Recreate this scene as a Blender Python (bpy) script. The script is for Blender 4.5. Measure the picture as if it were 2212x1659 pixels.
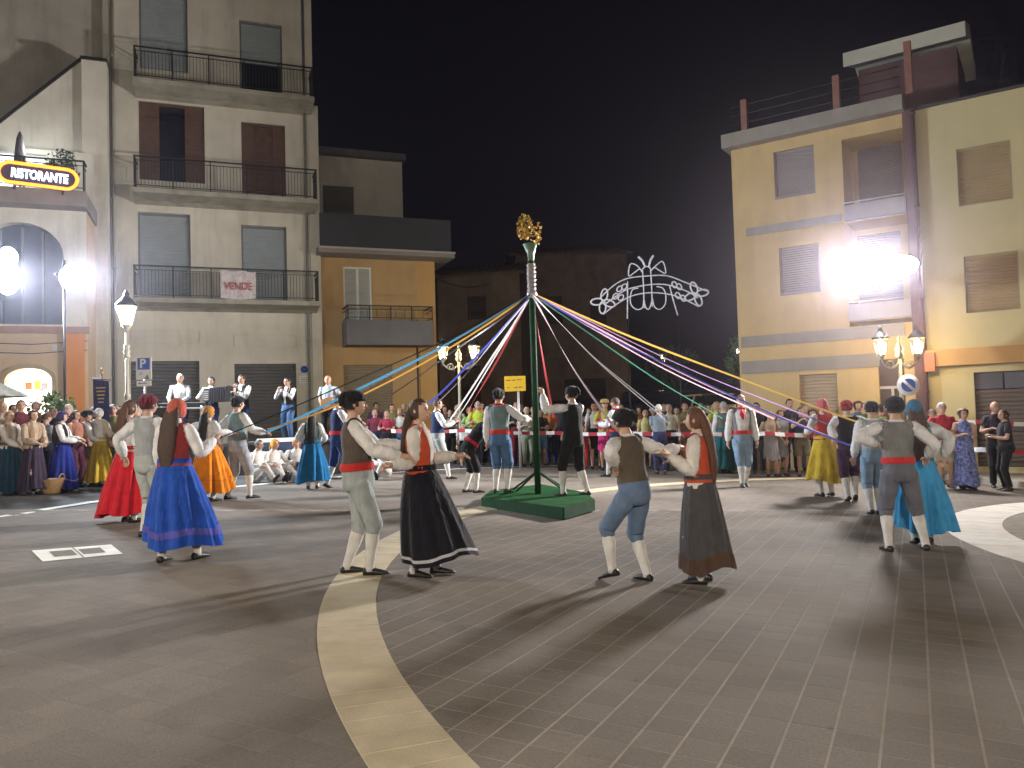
import bpy, math, random
from mathutils import Vector as V, Matrix
random.seed(7)
scene = bpy.context.scene
for o in list(bpy.data.objects): bpy.data.objects.remove(o)
R = math.radians

# ------------------------------------------------------------------ camera
FPX, CX, CY, HOR = 1705.0, 1106.0, 829.5, 896.0      # pinhole measured on a 2212 x 1659 view of the photograph
CAMH, ROLL = 1.47, R(1.7)
SL = math.tan(ROLL)                                   # the square falls gently towards the right
th = math.atan((HOR - CY) / FPX)
Fw = V((0, math.cos(th), math.sin(th)))
_r, _u = V((1, 0, 0)), V((0, -math.sin(th), math.cos(th)))
Rt = _r * math.cos(ROLL) - _u * math.sin(ROLL)
Up = _u * math.cos(ROLL) + _r * math.sin(ROLL)
CAM = V((0, 0, CAMH))
cd = bpy.data.cameras.new('camera'); cam = bpy.data.objects.new('camera', cd); scene.collection.objects.link(cam)
cd.sensor_width = 36; cd.lens = 36 * FPX / 2212; cd.clip_end = 2000; cd.clip_start = 0.1
m = Matrix((Rt, Up, -Fw)).transposed().to_4x4(); m.translation = CAM; cam.matrix_world = m
scene.camera = cam

# ------------------------------------------------------------------ world: night sky, no sun
w = bpy.data.worlds.new('World'); scene.world = w; w.use_nodes = True
nt = w.node_tree; nt.nodes.clear()
out = nt.nodes.new('ShaderNodeOutputWorld'); bg = nt.nodes.new('ShaderNodeBackground')
sky = nt.nodes.new('ShaderNodeTexSky'); sky.sky_type = 'NISHITA'; sky.sun_disc = False
sky.sun_elevation = R(-6); sky.sun_rotation = R(200)
mx = nt.nodes.new('ShaderNodeMixRGB'); mx.blend_type = 'ADD'; mx.inputs[0].default_value = 1
mx.inputs[2].default_value = (0.0022, 0.0019, 0.0034, 1)
hs = nt.nodes.new('ShaderNodeMixRGB'); hs.blend_type = 'MULTIPLY'; hs.inputs[0].default_value = 1
hs.inputs[2].default_value = (0.01, 0.01, 0.012, 1)
nt.links.new(sky.outputs[0], hs.inputs[1]); nt.links.new(hs.outputs[0], mx.inputs[1])
nt.links.new(mx.outputs[0], bg.inputs[0]); bg.inputs[1].default_value = 1.0
nt.links.new(bg.outputs[0], out.inputs[0])
vs = scene.view_settings; vs.view_transform = 'Standard'; vs.look = 'None'; vs.exposure = 0.0; vs.gamma = 1
vs.use_curve_mapping = False
scene.cycles.use_denoising = True
scene.cycles.max_bounces = 6; scene.cycles.diffuse_bounces = 3; scene.cycles.glossy_bounces = 2
scene.cycles.transmission_bounces = 3; scene.cycles.volume_bounces = 0; scene.cycles.transparent_max_bounces = 6
scene.cycles.sample_clamp_indirect = 4; scene.cycles.caustics_reflective = False; scene.cycles.caustics_refractive = False
FLOOD_L, FLOOD_R, LANTERN, HAZE = 820.0, 1750.0, 120.0, 0.0012
scene.cycles.use_adaptive_sampling = True; scene.cycles.adaptive_threshold = .035; scene.cycles.adaptive_min_samples = 20

# ------------------------------------------------------------------ helpers
def ray(x, y): return Fw + Rt * ((x - CX) / FPX) + Up * ((CY - y) / FPX)
def P(x, y, d): return CAM + ray(x, y) * d
def G(x, y):
    v = ray(x, y); t = -CAMH / (v.z + SL * v.x); return CAM + v * t
def GD(x, d): return G(x, HOR + FPX * CAMH / d)
def depth(p): return (p - CAM).dot(Fw)
def gz(p): return -SL * p.x
COL = scene.collection
def link(o, parent=None):
    COL.objects.link(o)
    if parent is not None: o.parent = parent
    return o
def empty(name, loc=(0, 0, 0), rz=0.0):
    o = bpy.data.objects.new(name, None); o.location = loc; o.rotation_euler = (0, 0, rz); o.empty_display_size = .1
    return link(o)
def tag(o, label, cat, group=None):
    o['label'] = label; o['category'] = cat
    if group: o['group'] = group
    return o

class MB:
    def __init__(s): s.v = []; s.f = []; s.m = []; s.sm = []
    def add(s, vs, fs, mat=0, smooth=True):
        b = len(s.v); s.v += [tuple(p) for p in vs]
        for f in fs: s.f.append(tuple(i + b for i in f)); s.m.append(mat); s.sm.append(smooth)
    def box(s, x0, x1, y0, y1, z0, z1, mat=0):
        s.add([(x0,y0,z0),(x1,y0,z0),(x1,y1,z0),(x0,y1,z0),(x0,y0,z1),(x1,y0,z1),(x1,y1,z1),(x0,y1,z1)],
              [(0,3,2,1),(4,5,6,7),(0,1,5,4),(1,2,6,5),(2,3,7,6),(3,0,4,7)], mat, False)
    def bevbox(s, x0, x1, y0, y1, z0, z1, b, mat=0):
        s.add([(x0,y0,z0),(x1,y0,z0),(x1,y1,z0),(x0,y1,z0),(x0,y0,z1-b),(x1,y0,z1-b),(x1,y1,z1-b),(x0,y1,z1-b),
               (x0+b,y0+b,z1),(x1-b,y0+b,z1),(x1-b,y1-b,z1),(x0+b,y1-b,z1)],
              [(0,1,5,4),(1,2,6,5),(2,3,7,6),(3,0,4,7),(4,5,9,8),(5,6,10,9),(6,7,11,10),(7,4,8,11),(8,9,10,11)], mat, False)
    def obox(s, c, ax, ay, az, mat=0):
        c, ax, ay, az = V(c), V(ax), V(ay), V(az)
        s.add([c-ax-ay-az, c+ax-ay-az, c+ax+ay-az, c-ax+ay-az, c-ax-ay+az, c+ax-ay+az, c+ax+ay+az, c-ax+ay+az],
              [(0,3,2,1),(4,5,6,7),(0,1,5,4),(1,2,6,5),(2,3,7,6),(3,0,4,7)], mat, False)
    def loft(s, rings, mat=0, cap=True, smooth=True, closed=True):
        n = len(rings[0]); vs = [p for r in rings for p in r]; fs = []
        for i in range(len(rings) - 1):
            for j in range(n if closed else n - 1):
                k = (j + 1) % n
                fs.append((i*n+j, i*n+k, (i+1)*n+k, (i+1)*n+j))
        if cap:
            fs.append(tuple(range(n - 1, -1, -1))); fs.append(tuple((len(rings)-1)*n + j for j in range(n)))
        s.add(vs, fs, mat, smooth)
    def tube(s, pts, rad, n=8, mat=0, ref=None, fold=None, cap=True):
        pts = [V(p) for p in pts]
        if not isinstance(rad, (list, tuple)): rad = [rad] * len(pts)
        rings = []; prev = None
        for i, p in enumerate(pts):
            d = (pts[min(i+1, len(pts)-1)] - pts[max(i-1, 0)])
            if d.length < 1e-9: d = V((0, 0, 1))
            d.normalize()
            if prev is None:
                a = V(ref) if ref is not None else (V((1, 0, 0)) if abs(d.x) < .9 else V((0, 1, 0)))
            else: a = prev
            a = a - d * a.dot(d)
            if a.length < 1e-6: a = d.orthogonal()
            a.normalize(); prev = a; b = d.cross(a)
            ra, rb = rad[i] if isinstance(rad[i], (list, tuple)) else (rad[i], rad[i])
            ring = []
            for j in range(n):
                t = 2 * math.pi * j / n; k = 1
                if fold: k = 1 + fold[0] * math.sin(fold[1] * t + i * 1.9 + fold[2])
                ring.append(p + a * (ra * math.cos(t) * k) + b * (rb * math.sin(t) * k))
            rings.append(ring)
        s.loft(rings, mat, cap)
    def ell(s, c, r, nu=12, nv=8, M=None, mat=0, keep=None, defo=None):
        c = V(c); vs = []; un = []
        for i in range(nv + 1):
            la = -math.pi / 2 + math.pi * i / nv
            for j in range(nu):
                lo = 2 * math.pi * j / nu
                un.append(V((math.cos(la) * math.cos(lo), math.cos(la) * math.sin(lo), math.sin(la))))
        for q in un:
            p = defo(q) if defo else q
            p = V((p.x * r[0], p.y * r[1], p.z * r[2]))
            if M: p = M @ p
            vs.append(c + p)
        fs = []
        for i in range(nv):
            for j in range(nu):
                k = (j + 1) % nu; f = (i*nu+j, i*nu+k, (i+1)*nu+k, (i+1)*nu+j)
                if keep:
                    ce = (un[f[0]] + un[f[1]] + un[f[2]] + un[f[3]]) / 4
                    if not keep(ce): continue
                fs.append(f)
        s.add(vs, fs, mat)
    def build(s, name, mats, parent=None):
        me = bpy.data.meshes.new(name); me.from_pydata(s.v, [], s.f)
        for m_ in (mats if isinstance(mats, (list, tuple)) else [mats]): me.materials.append(m_)
        me.polygons.foreach_set('material_index', s.m); me.polygons.foreach_set('use_smooth', s.sm)
        me.validate(clean_customdata=False); me.update()
        return link(bpy.data.objects.new(name, me), parent)

def part(name, mats, parent, fn):
    mb = MB(); fn(mb); return mb.build(name, mats, parent)

# ------------------------------------------------------------------ materials
_M = {}
def mat(key, col, rough=.8, var=.12, scale=3.0, bump=0.0, bscale=40.0, metal=0.0, stain=0.0, sheen=0.0, coords='Object', spec=.5, detail=5.0):
    if key in _M: return _M[key]
    m_ = bpy.data.materials.new(key); m_.use_nodes = True; t = m_.node_tree; b = t.nodes['Principled BSDF']
    b.inputs['Roughness'].default_value = rough; b.inputs['Metallic'].default_value = metal
    b.inputs['Specular IOR Level'].default_value = spec
    if sheen: b.inputs['Sheen Weight'].default_value = sheen
    tc = t.nodes.new('ShaderNodeTexCoord'); src = tc.outputs['Object']
    if coords == 'World':
        g = t.nodes.new('ShaderNodeNewGeometry'); src = g.outputs['Position']
    n = t.nodes.new('ShaderNodeTexNoise'); n.inputs['Scale'].default_value = scale; n.inputs['Detail'].default_value = detail
    t.links.new(src, n.inputs['Vector'])
    mr = t.nodes.new('ShaderNodeMapRange'); mr.inputs[1].default_value = .25; mr.inputs[2].default_value = .75
    mr.inputs[3].default_value = 1 - var; mr.inputs[4].default_value = 1 + var
    t.links.new(n.outputs[0], mr.inputs[0])
    mul = t.nodes.new('ShaderNodeVectorMath'); mul.operation = 'SCALE'; mul.inputs[0].default_value = col[:3]
    t.links.new(mr.outputs[0], mul.inputs['Scale']); last = mul.outputs[0]
    if stain:
        n2 = t.nodes.new('ShaderNodeTexNoise'); n2.inputs['Scale'].default_value = .9; n2.inputs['Detail'].default_value = 8
        n2.inputs['Roughness'].default_value = .65
        mp = t.nodes.new('ShaderNodeMapping'); mp.inputs['Scale'].default_value = (1.6, 1.6, .45)
        t.links.new(src, mp.inputs[0]); t.links.new(mp.outputs[0], n2.inputs['Vector'])
        r2 = t.nodes.new('ShaderNodeMapRange'); r2.inputs[1].default_value = .52; r2.inputs[2].default_value = .78
        r2.inputs[3].default_value = 0; r2.inputs[4].default_value = stain
        t.links.new(n2.outputs[0], r2.inputs[0])
        mixs = t.nodes.new('ShaderNodeMixRGB'); t.links.new(r2.outputs[0], mixs.inputs[0]); t.links.new(last, mixs.inputs[1])
        mixs.inputs[2].default_value = (col[0] * .35, col[1] * .34, col[2] * .28, 1); last = mixs.outputs[0]
        n4 = t.nodes.new('ShaderNodeTexNoise'); n4.inputs['Scale'].default_value = 1.0; n4.inputs['Detail'].default_value = 6
        mp4 = t.nodes.new('ShaderNodeMapping'); mp4.inputs['Scale'].default_value = (6.5, 6.5, .30); t.links.new(src, mp4.inputs[0]); t.links.new(mp4.outputs[0], n4.inputs['Vector'])
        r4_ = t.nodes.new('ShaderNodeMapRange'); r4_.inputs[1].default_value = .54; r4_.inputs[2].default_value = .76; r4_.inputs[3].default_value = 0; r4_.inputs[4].default_value = stain * .4
        t.links.new(n4.outputs[0], r4_.inputs[0])
        mix4 = t.nodes.new('ShaderNodeMixRGB'); t.links.new(r4_.outputs[0], mix4.inputs[0]); t.links.new(last, mix4.inputs[1]); mix4.inputs[2].default_value = (col[0] * .45, col[1] * .44, col[2] * .40, 1); last = mix4.outputs[0]
    t.links.new(last, b.inputs['Base Color'])
    if bump:
        n3 = t.nodes.new('ShaderNodeTexNoise'); n3.inputs['Scale'].default_value = bscale; n3.inputs['Detail'].default_value = 3
        t.links.new(src, n3.inputs['Vector'])
        bp = t.nodes.new('ShaderNodeBump'); bp.inputs['Strength'].default_value = bump; bp.inputs['Distance'].default_value = .02
        t.links.new(n3.outputs[0], bp.inputs['Height']); t.links.new(bp.outputs[0], b.inputs['Normal'])
    _M[key] = m_; return m_
def emit(key, col, s):
    if key in _M: return _M[key]
    m_ = bpy.data.materials.new(key); m_.use_nodes = True; b = m_.node_tree.nodes['Principled BSDF']
    b.inputs['Base Color'].default_value = (*col, 1); b.inputs['Emission Color'].default_value = (*col, 1)
    b.inputs['Emission Strength'].default_value = s; _M[key] = m_; return m_
def glass(key, col=(.9, .92, .95)):
    if key in _M: return _M[key]
    m_ = bpy.data.materials.new(key); m_.use_nodes = True; t = m_.node_tree; b = t.nodes['Principled BSDF']
    o_ = t.nodes['Material Output']; tr = t.nodes.new('ShaderNodeBsdfTransparent'); gl = t.nodes.new('ShaderNodeBsdfGlossy')
    gl.inputs['Roughness'].default_value = .1; mi = t.nodes.new('ShaderNodeMixShader'); mi.inputs[0].default_value = .12
    tr.inputs[0].default_value = (*col, 1)
    t.links.new(tr.outputs[0], mi.inputs[1]); t.links.new(gl.outputs[0], mi.inputs[2]); t.links.new(mi.outputs[0], o_.inputs[0])
    t.nodes.remove(b); _M[key] = m_; return m_
def cloth(name, col):
    """woven cloth: soft hanging folds and a fine weave, both as relief; slightly uneven dye"""
    key = 'cloth_' + name
    if key in _M: return _M[key]
    m_ = mat(key, col, .93, .20, 9, sheen=.12, spec=.15); t = m_.node_tree; b = t.nodes['Principled BSDF']
    tc = t.nodes.new('ShaderNodeTexCoord'); mp = t.nodes.new('ShaderNodeMapping'); mp.inputs['Scale'].default_value = (1, 1, .28); t.links.new(tc.outputs['Object'], mp.inputs[0])
    n1 = t.nodes.new('ShaderNodeTexNoise'); n1.inputs['Scale'].default_value = 15; n1.inputs['Detail'].default_value = 2; n1.inputs['Distortion'].default_value = .6; t.links.new(mp.outputs[0], n1.inputs['Vector'])
    n2 = t.nodes.new('ShaderNodeTexNoise'); n2.inputs['Scale'].default_value = 160; n2.inputs['Detail'].default_value = 2; t.links.new(tc.outputs['Object'], n2.inputs['Vector'])
    b1 = t.nodes.new('ShaderNodeBump'); b1.inputs['Strength'].default_value = .75; b1.inputs['Distance'].default_value = .035; t.links.new(n1.outputs[0], b1.inputs['Height'])
    b2 = t.nodes.new('ShaderNodeBump'); b2.inputs['Strength'].default_value = .3; b2.inputs['Distance'].default_value = .004; t.links.new(n2.outputs[0], b2.inputs['Height'])
    t.links.new(b1.outputs[0], b2.inputs['Normal']); t.links.new(b2.outputs[0], b.inputs['Normal']); return m_
SKIN = [mat('skin_a', (.50, .30, .21), .55, .08, 14, .1, 60), mat('skin_b', (.42, .24, .16), .55, .08, 14, .1, 60), mat('skin_c', (.56, .36, .26), .55, .08, 14, .1, 60)]
EYE = mat('eye_dark', (.02, .015, .012), .3, .02); LIP = mat('lip', (.32, .10, .08), .5, .05)
HAIRC = {'black': (.012, .010, .010), 'brown': (.055, .028, .016), 'auburn': (.11, .045, .02), 'grey': (.34, .33, .31), 'white': (.6, .58, .54), 'blond': (.36, .24, .11)}
def hairm(k): return mat('hair_' + k, HAIRC[k], .6, .35, 60, .5, 120)
METAL = mat('dark_iron', (.028, .028, .03), .5, .2, 8, .1, 60, metal=.3)
STEEL = mat('painted_steel', (.45, .45, .46), .45, .1, 6, metal=.4)
WHITEP = mat('white_paint', (.78, .78, .76), .6, .06, 5)
BLACKP = mat('black_plastic', (.015, .015, .016), .5, .1)

def area_lamp(name, parent_loc, target, power, size, col, spread=R(130)):
    l = bpy.data.lights.new(name, 'AREA'); l.shape = 'ELLIPSE'; l.size = size[0]; l.size_y = size[1]; l.energy = power; l.color = col; l.spread = spread
    o = bpy.data.objects.new(name, l); COL.objects.link(o); o.location = parent_loc
    o.rotation_euler = (V(target) - V(parent_loc)).to_track_quat('-Z', 'Y').to_euler(); return o
def point_lamp(name, loc, power, col, rad=.06):
    l = bpy.data.lights.new(name, 'POINT'); l.energy = power; l.color = col; l.shadow_soft_size = rad
    o = bpy.data.objects.new(name, l); COL.objects.link(o); o.location = loc; return o
TEXTS = []
def text(body, size, mat_, parent, loc, rot, name='lettering', bold=.0, extrude=.004, kind=None, align='CENTER', sx=1):
    c = bpy.data.curves.new('lettering', 'FONT'); c.body = body; c.size = size; c.align_x = align; c.align_y = 'CENTER'
    c.offset = bold; c.extrude = extrude; c.resolution_u = 3
    o = bpy.data.objects.new('tmp_text', c); COL.objects.link(o)
    TEXTS.append((o, name, mat_, parent, loc, rot, sx)); return o
# ------------------------------------------------------------------ ground
def paving_mat(key, base, cell, ang, joint=0.0):
    """stone colour that changes from paver to paver (cells follow the laid grid, in metres on the ground)"""
    m_ = bpy.data.materials.new(key); m_.use_nodes = True; t = m_.node_tree; b = t.nodes['Principled BSDF']
    g = t.nodes.new('ShaderNodeNewGeometry'); mp = t.nodes.new('ShaderNodeMapping'); mp.vector_type = 'POINT'
    mp.inputs['Rotation'].default_value = (0, 0, ang); mp.inputs['Scale'].default_value = (1 / cell, 1 / cell, 0)
    t.links.new(g.outputs['Position'], mp.inputs[0])
    fl = t.nodes.new('ShaderNodeVectorMath'); fl.operation = 'FLOOR'; t.links.new(mp.outputs[0], fl.inputs[0])
    wn = t.nodes.new('ShaderNodeTexWhiteNoise'); t.links.new(fl.outputs[0], wn.inputs['Vector'])
    n = t.nodes.new('ShaderNodeTexNoise'); n.inputs['Scale'].default_value = .55; n.inputs['Detail'].default_value = 6
    t.links.new(g.outputs['Position'], n.inputs['Vector'])
    n2 = t.nodes.new('ShaderNodeTexNoise'); n2.inputs['Scale'].default_value = 90; n2.inputs['Detail'].default_value = 4
    t.links.new(g.outputs['Position'], n2.inputs['Vector'])
    def rng(sock, a, c):
        r = t.nodes.new('ShaderNodeMapRange'); r.inputs[1].default_value = .2; r.inputs[2].default_value = .8
        r.inputs[3].default_value = a; r.inputs[4].default_value = c; t.links.new(sock, r.inputs[0]); return r.outputs[0]
    p = t.nodes.new('ShaderNodeMath'); p.operation = 'MULTIPLY'
    t.links.new(rng(wn.outputs['Value'], .93, 1.07), p.inputs[0]); t.links.new(rng(n.outputs[0], .66, 1.34), p.inputs[1])
    p2 = t.nodes.new('ShaderNodeMath'); p2.operation = 'MULTIPLY'; t.links.new(p.outputs[0], p2.inputs[0])
    t.links.new(rng(n2.outputs[0], .75, 1.25), p2.inputs[1])
    mul = t.nodes.new('ShaderNodeVectorMath'); mul.operation = 'SCALE'; mul.inputs[0].default_value = base
    t.links.new(p2.outputs[0], mul.inputs['Scale']); last = mul.outputs[0]
    if joint:                                   # far field: joints too small to model
        fr = t.nodes.new('ShaderNodeVectorMath'); fr.operation = 'FRACTION'; t.links.new(mp.outputs[0], fr.inputs[0])
        sp = t.nodes.new('ShaderNodeSeparateXYZ'); t.links.new(fr.outputs[0], sp.inputs[0])
        lt = t.nodes.new('ShaderNodeMath'); lt.operation = 'LESS_THAN'; lt.inputs[1].default_value = .05; t.links.new(sp.outputs[0], lt.inputs[0])
        mi = t.nodes.new('ShaderNodeMixRGB'); t.links.new(lt.outputs[0], mi.inputs[0]); t.links.new(last, mi.inputs[1])
        mi.inputs[2].default_value = (base[0]*joint, base[1]*joint, base[2]*joint, 1); last = mi.outputs[0]
    vo = t.nodes.new('ShaderNodeTexVoronoi'); vo.inputs['Scale'].default_value = 2.1; t.links.new(g.outputs['Position'], vo.inputs['Vector'])
    ls = t.nodes.new('ShaderNodeMapRange'); ls.inputs[1].default_value = .035; ls.inputs[2].default_value = .06; ls.inputs[3].default_value = .5; ls.inputs[4].default_value = 0; t.links.new(vo.outputs['Distance'], ls.inputs[0])
    sn = t.nodes.new('ShaderNodeTexNoise'); sn.inputs['Scale'].default_value = 1.7; sn.inputs['Detail'].default_value = 9; sn.inputs['Roughness'].default_value = .7; t.links.new(g.outputs['Position'], sn.inputs['Vector'])
    sr = t.nodes.new('ShaderNodeMapRange'); sr.inputs[1].default_value = .56; sr.inputs[2].default_value = .72; sr.inputs[3].default_value = 0; sr.inputs[4].default_value = .42; t.links.new(sn.outputs[0], sr.inputs[0])
    ad = t.nodes.new('ShaderNodeMath'); ad.operation = 'MAXIMUM'; t.links.new(ls.outputs[0], ad.inputs[0]); t.links.new(sr.outputs[0], ad.inputs[1])
    ms = t.nodes.new('ShaderNodeMixRGB'); t.links.new(ad.outputs[0], ms.inputs[0]); t.links.new(last, ms.inputs[1]); ms.inputs[2].default_value = (base[0]*.38, base[1]*.38, base[2]*.38, 1); last = ms.outputs[0]
    t.links.new(last, b.inputs['Base Color']); b.inputs['Roughness'].default_value = .82
    b.inputs['Specular IOR Level'].default_value = .2
    bp = t.nodes.new('ShaderNodeBump'); bp.inputs['Strength'].default_value = .45; bp.inputs['Distance'].default_value = .006
    t.links.new(n2.outputs[0], bp.inputs['Height']); t.links.new(bp.outputs[0], b.inputs['Normal'])
    return m_
TILE, TA = .20, R(27)
PAVE = paving_mat('paver_stone', (.182, .155, .130), TILE, TA)
PAVEFAR = paving_mat('paved_square', (.180, .154, .130), TILE, TA, 1.25)
MORTAR = mat('pale_joint_sand', (.285, .25, .205), .95, .2, 6, .3, 80, coords='World')
ASPH = mat('asphalt', (.075, .074, .072), .85, .35, 1.3, .6, 120, coords='World', stain=.5)
BAND = mat('pale_travertine', (.48, .405, .275), .8, .16, 5, .25, 60, coords='World')
WLINE = mat('road_paint_white', (.78, .77, .72), .7, .3, 7, .2, 60, coords='World')
ga = math.atan(SL)
ground = part('ground', PAVEFAR, None, lambda b: b.add([(-160, -60, -.012), (160, -60, -.012), (160, 260, -.012), (-160, 260, -.012)], [(0, 1, 2, 3)], 0, False))
ground.rotation_euler = (0, ga, 0); ground['kind'] = 'structure'
GI = Matrix.Rotation(-ga, 3, 'Y')
def gl(x, y): return GI @ G(x, y)
C0, RO, RI = V((9.22, 7.98)), 10.90, 10.48
def onband(x, y):
    r = math.hypot(x - C0.x, y - C0.y); return RI + .13 < r < RO - .13
# near field: a bed of joint sand with one stone per paver on it
ct, st = math.cos(TA), math.sin(TA)
cells = []
for i in range(-130, 130):
    for j in range(-130, 130):
        u, v_ = (i + .5) * TILE, (j + .5) * TILE
        x, y = u * ct + v_ * st, -u * st + v_ * ct      # v runs 27 degrees right of the view
        if y < 2.6 or y > 12.2: continue
        if abs(x) > y * .68 + .35 or onband(x, y): continue
        if math.hypot(x - 11.05, y - 7.85) < 5.88: continue
        cells.append((x * x + y * y, x, y, i, j))
cells.sort()
g_ = .0055; gy = .0022
pm = MB(); pm.bevbox(-TILE/2 + g_, TILE/2 - g_, -TILE/2 + gy, TILE/2 - gy, -.010, 0, .0015)
pav0 = pm.build('paver', PAVE, ground)
pf = MB(); pf.bevbox(-TILE/2 + .0012, TILE/2 - .0012, -TILE/2 + .0012, TILE/2 - .0012, -.010, 0, .0006)
pav1 = pf.build('paver', PAVE, ground); first1 = True
def outside(x, y): return math.hypot(x - C0.x, y - C0.y) > RO - .2
def tile_xf(k): return random.Random(k).uniform(-.0002, .0008)
rest = MB(); first0 = True
for n_, (d_, x, y, i, j) in enumerate(cells):
    dz = tile_xf(i * 977 + j)
    if n_ < 300:
        if outside(x, y):
            o = pav1 if first1 else link(pav1.copy(), ground); first1 = False
        else:
            o = pav0 if first0 else link(pav0.copy(), ground); first0 = False
        o.location = (x, y, dz); o.rotation_euler = (0, 0, -TA)
    else:
        a, e_, c = (TILE/2 - .0012, TILE/2 - .0012, .0006) if outside(x, y) else (TILE/2 - g_, TILE/2 - gy, .0015)
        def q(u, v_, z): return (x + u * ct + v_ * st, y - u * st + v_ * ct, z + dz)
        b = len(rest.v)
        rest.add([q(-a,-e_,-.010), q(a,-e_,-.010), q(a,e_,-.010), q(-a,e_,-.010), q(-a+c,-e_+c,0), q(a-c,-e_+c,0), q(a-c,e_-c,0), q(-a+c,e_-c,0)],
                 [(0,1,5,4),(1,2,6,5),(2,3,7,6),(3,0,4,7),(4,5,6,7)], 0, False)
o = rest.build('paver_field', PAVE, ground); o['kind'] = 'stuff'
part('joint_bed', MORTAR, ground, lambda b: b.add([(-2.2, 2.3, -.0006), (2.2, 2.3, -.0006), (8.7, 12.3, -.0006), (-8.7, 12.3, -.0006)], [(0, 1, 2, 3)], 0, False))
def arc_band(name, c, ri, ro, a0, a1, n, mat_, lab=None):
    first = None; root = None
    root = part(name, mat('dark_joint', (.13, .105, .075), .95, .2, 6), None, lambda b: b.loft([[V((c.x + r * math.cos(a0 + (a1 - a0) * k / 80), c.y + r * math.sin(a0 + (a1 - a0) * k / 80), -.002)) for k in range(81)] for r in (ri, ro)], 0, False, False, False))
    root.rotation_euler = (0, ga, 0); root['kind'] = 'structure'
    rr = random.Random(3)
    for k in range(n):
        b0, b1 = a0 + (a1 - a0) * (k + .014) / n, a0 + (a1 - a0) * (k + .986) / n
        mb = MB(); dz = rr.uniform(.003, .006); ring = []
        for z in (-.01, dz - .003, dz):
            e = .003 if z == dz else 0
            rg = [V((c.x + r * math.cos(a), c.y + r * math.sin(a), z)) for r, a in ((ri + e, b0), (ri + e, b1), (ro - e, b1), (ro - e, b0))]
            ring.append(rg)
        mb.loft(ring, 0, False, False); mb.f.append((8, 9, 10, 11)); mb.m.append(0); mb.sm.append(False)
        mb.build('stone', mat_, root)
    return root
arc_band('stone_band', C0, RI, RO, R(97), R(226), 126, BAND)
PALE = mat('pale_stone', (.74, .70, .63), .8, .12, 5, .25, 60, coords='World')
arc_band('stone_ring', V((11.05, 7.85)), 5.33, 6.02, R(95), R(215), 34, PALE)
# asphalt street on the far side with its white edge line
def strip(name, pts, wd, z, mat_):
    mb = MB(); pts = [V((p.x, p.y, 0)) for p in pts]
    L_, R_ = [], []
    for i, p in enumerate(pts):
        d = (pts[min(i+1, len(pts)-1)] - pts[max(i-1, 0)]).normalized(); n_ = V((-d.y, d.x, 0))
        L_.append(p + n_ * wd / 2 + V((0, 0, z))); R_.append(p - n_ * wd / 2 + V((0, 0, z)))
    mb.loft([R_, L_], 0, False, False, False); o = mb.build(name, mat_); o.rotation_euler = (0, ga, 0); o['kind'] = 'structure'; return o
edge = [gl(*p) for p in ((-220, 1160), (0, 1117), (90, 1101), (200, 1084), (300, 1071), (420, 1060), (560, 1046), (700, 1033), (840, 1021), (1000, 1012), (1250, 1004), (1500, 1003), (1800, 1008), (2050, 1022), (2300, 1045))]
far_ = [V((p.x * 1.0 + (p.x) * 1.2, p.y + 16, 0)) for p in edge]
mb = MB(); mb.loft([[V((p.x, p.y, -.004)) for p in edge], [V((p.x, p.y, -.004)) for p in far_]], 0, False, False, False)
o = mb.build('street', ASPH); o.rotation_euler = (0, ga, 0); o['kind'] = 'structure'
strip('road_line', edge[:11], .21, .0, WLINE)
# manhole: a white stone frame with two square covers
c1, c2, c3, c4 = (gl(*p) for p in ((68, 1190), (92, 1214), (265, 1197), (240, 1177)))
mh = MB()
def qd(b, A, B, C, D, z, mt=0): b.add([(p.x, p.y, z) for p in (A, B, C, D)], [(0, 1, 2, 3)], mt, False)
def bil(u, v_): return (c1 * (1-u) + c4 * u) * (1-v_) + (c2 * (1-u) + c3 * u) * v_
qd(mh, c2, c3, c4, c1, .005)
mho = mh.build('manhole_frame', mat('whitewashed_concrete', (.85, .86, .83), .9, .12, 6, .3, 50, spec=.1)); mho.rotation_euler = (0, ga, 0); mho['kind'] = 'structure'
for u0, u1 in ((.18, .46), (.54, .82)):
    part('manhole_cover', mat('cast_cover', (.24, .24, .225), .95, .2, 12, .4, 60, spec=.05), mho, lambda b: qd(b, bil(u0, .74), bil(u1, .74), bil(u1, .24), bil(u0, .24), .008))
part('joint', MORTAR, mho, lambda b: qd(b, bil(.49, .98), bil(.51, .98), bil(.51, .02), bil(.49, .02), .008))
# pavement in front of the yellow building on the right, and the back street climbing uphill
KERB = mat('kerb_stone', (.34, .31, .26), .8, .12, 6, .25, 50, coords='World')
def slab(name, pts, z0, z1, mat_):
    mb = MB(); a = [V((p.x, p.y, z0)) for p in pts]; b = [V((p.x, p.y, z1)) for p in pts]
    mb.loft([a, b], 0, True, False); o = mb.build(name, mat_); o.rotation_euler = (0, ga, 0); o['kind'] = 'structure'; return o
slab('pavement', [gl(1660, 1012), gl(1900, 1021), gl(2110, 1042), gl(2400, 1076), gl(2400, 1046), gl(2110, 1016), gl(1900, 1001), gl(1660, 994)], -.02, .12, KERB)
mb = MB(); mb.loft([[V((x, y, z)) for x in (-2.5, 13.5)] for y, z in ((24.5, -.2), (26, .05), (31, .75), (40, 2.0), (70, 5.5))], 0, False, True, False)
o = mb.build('hill_street', ASPH); o['kind'] = 'structure'

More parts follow.
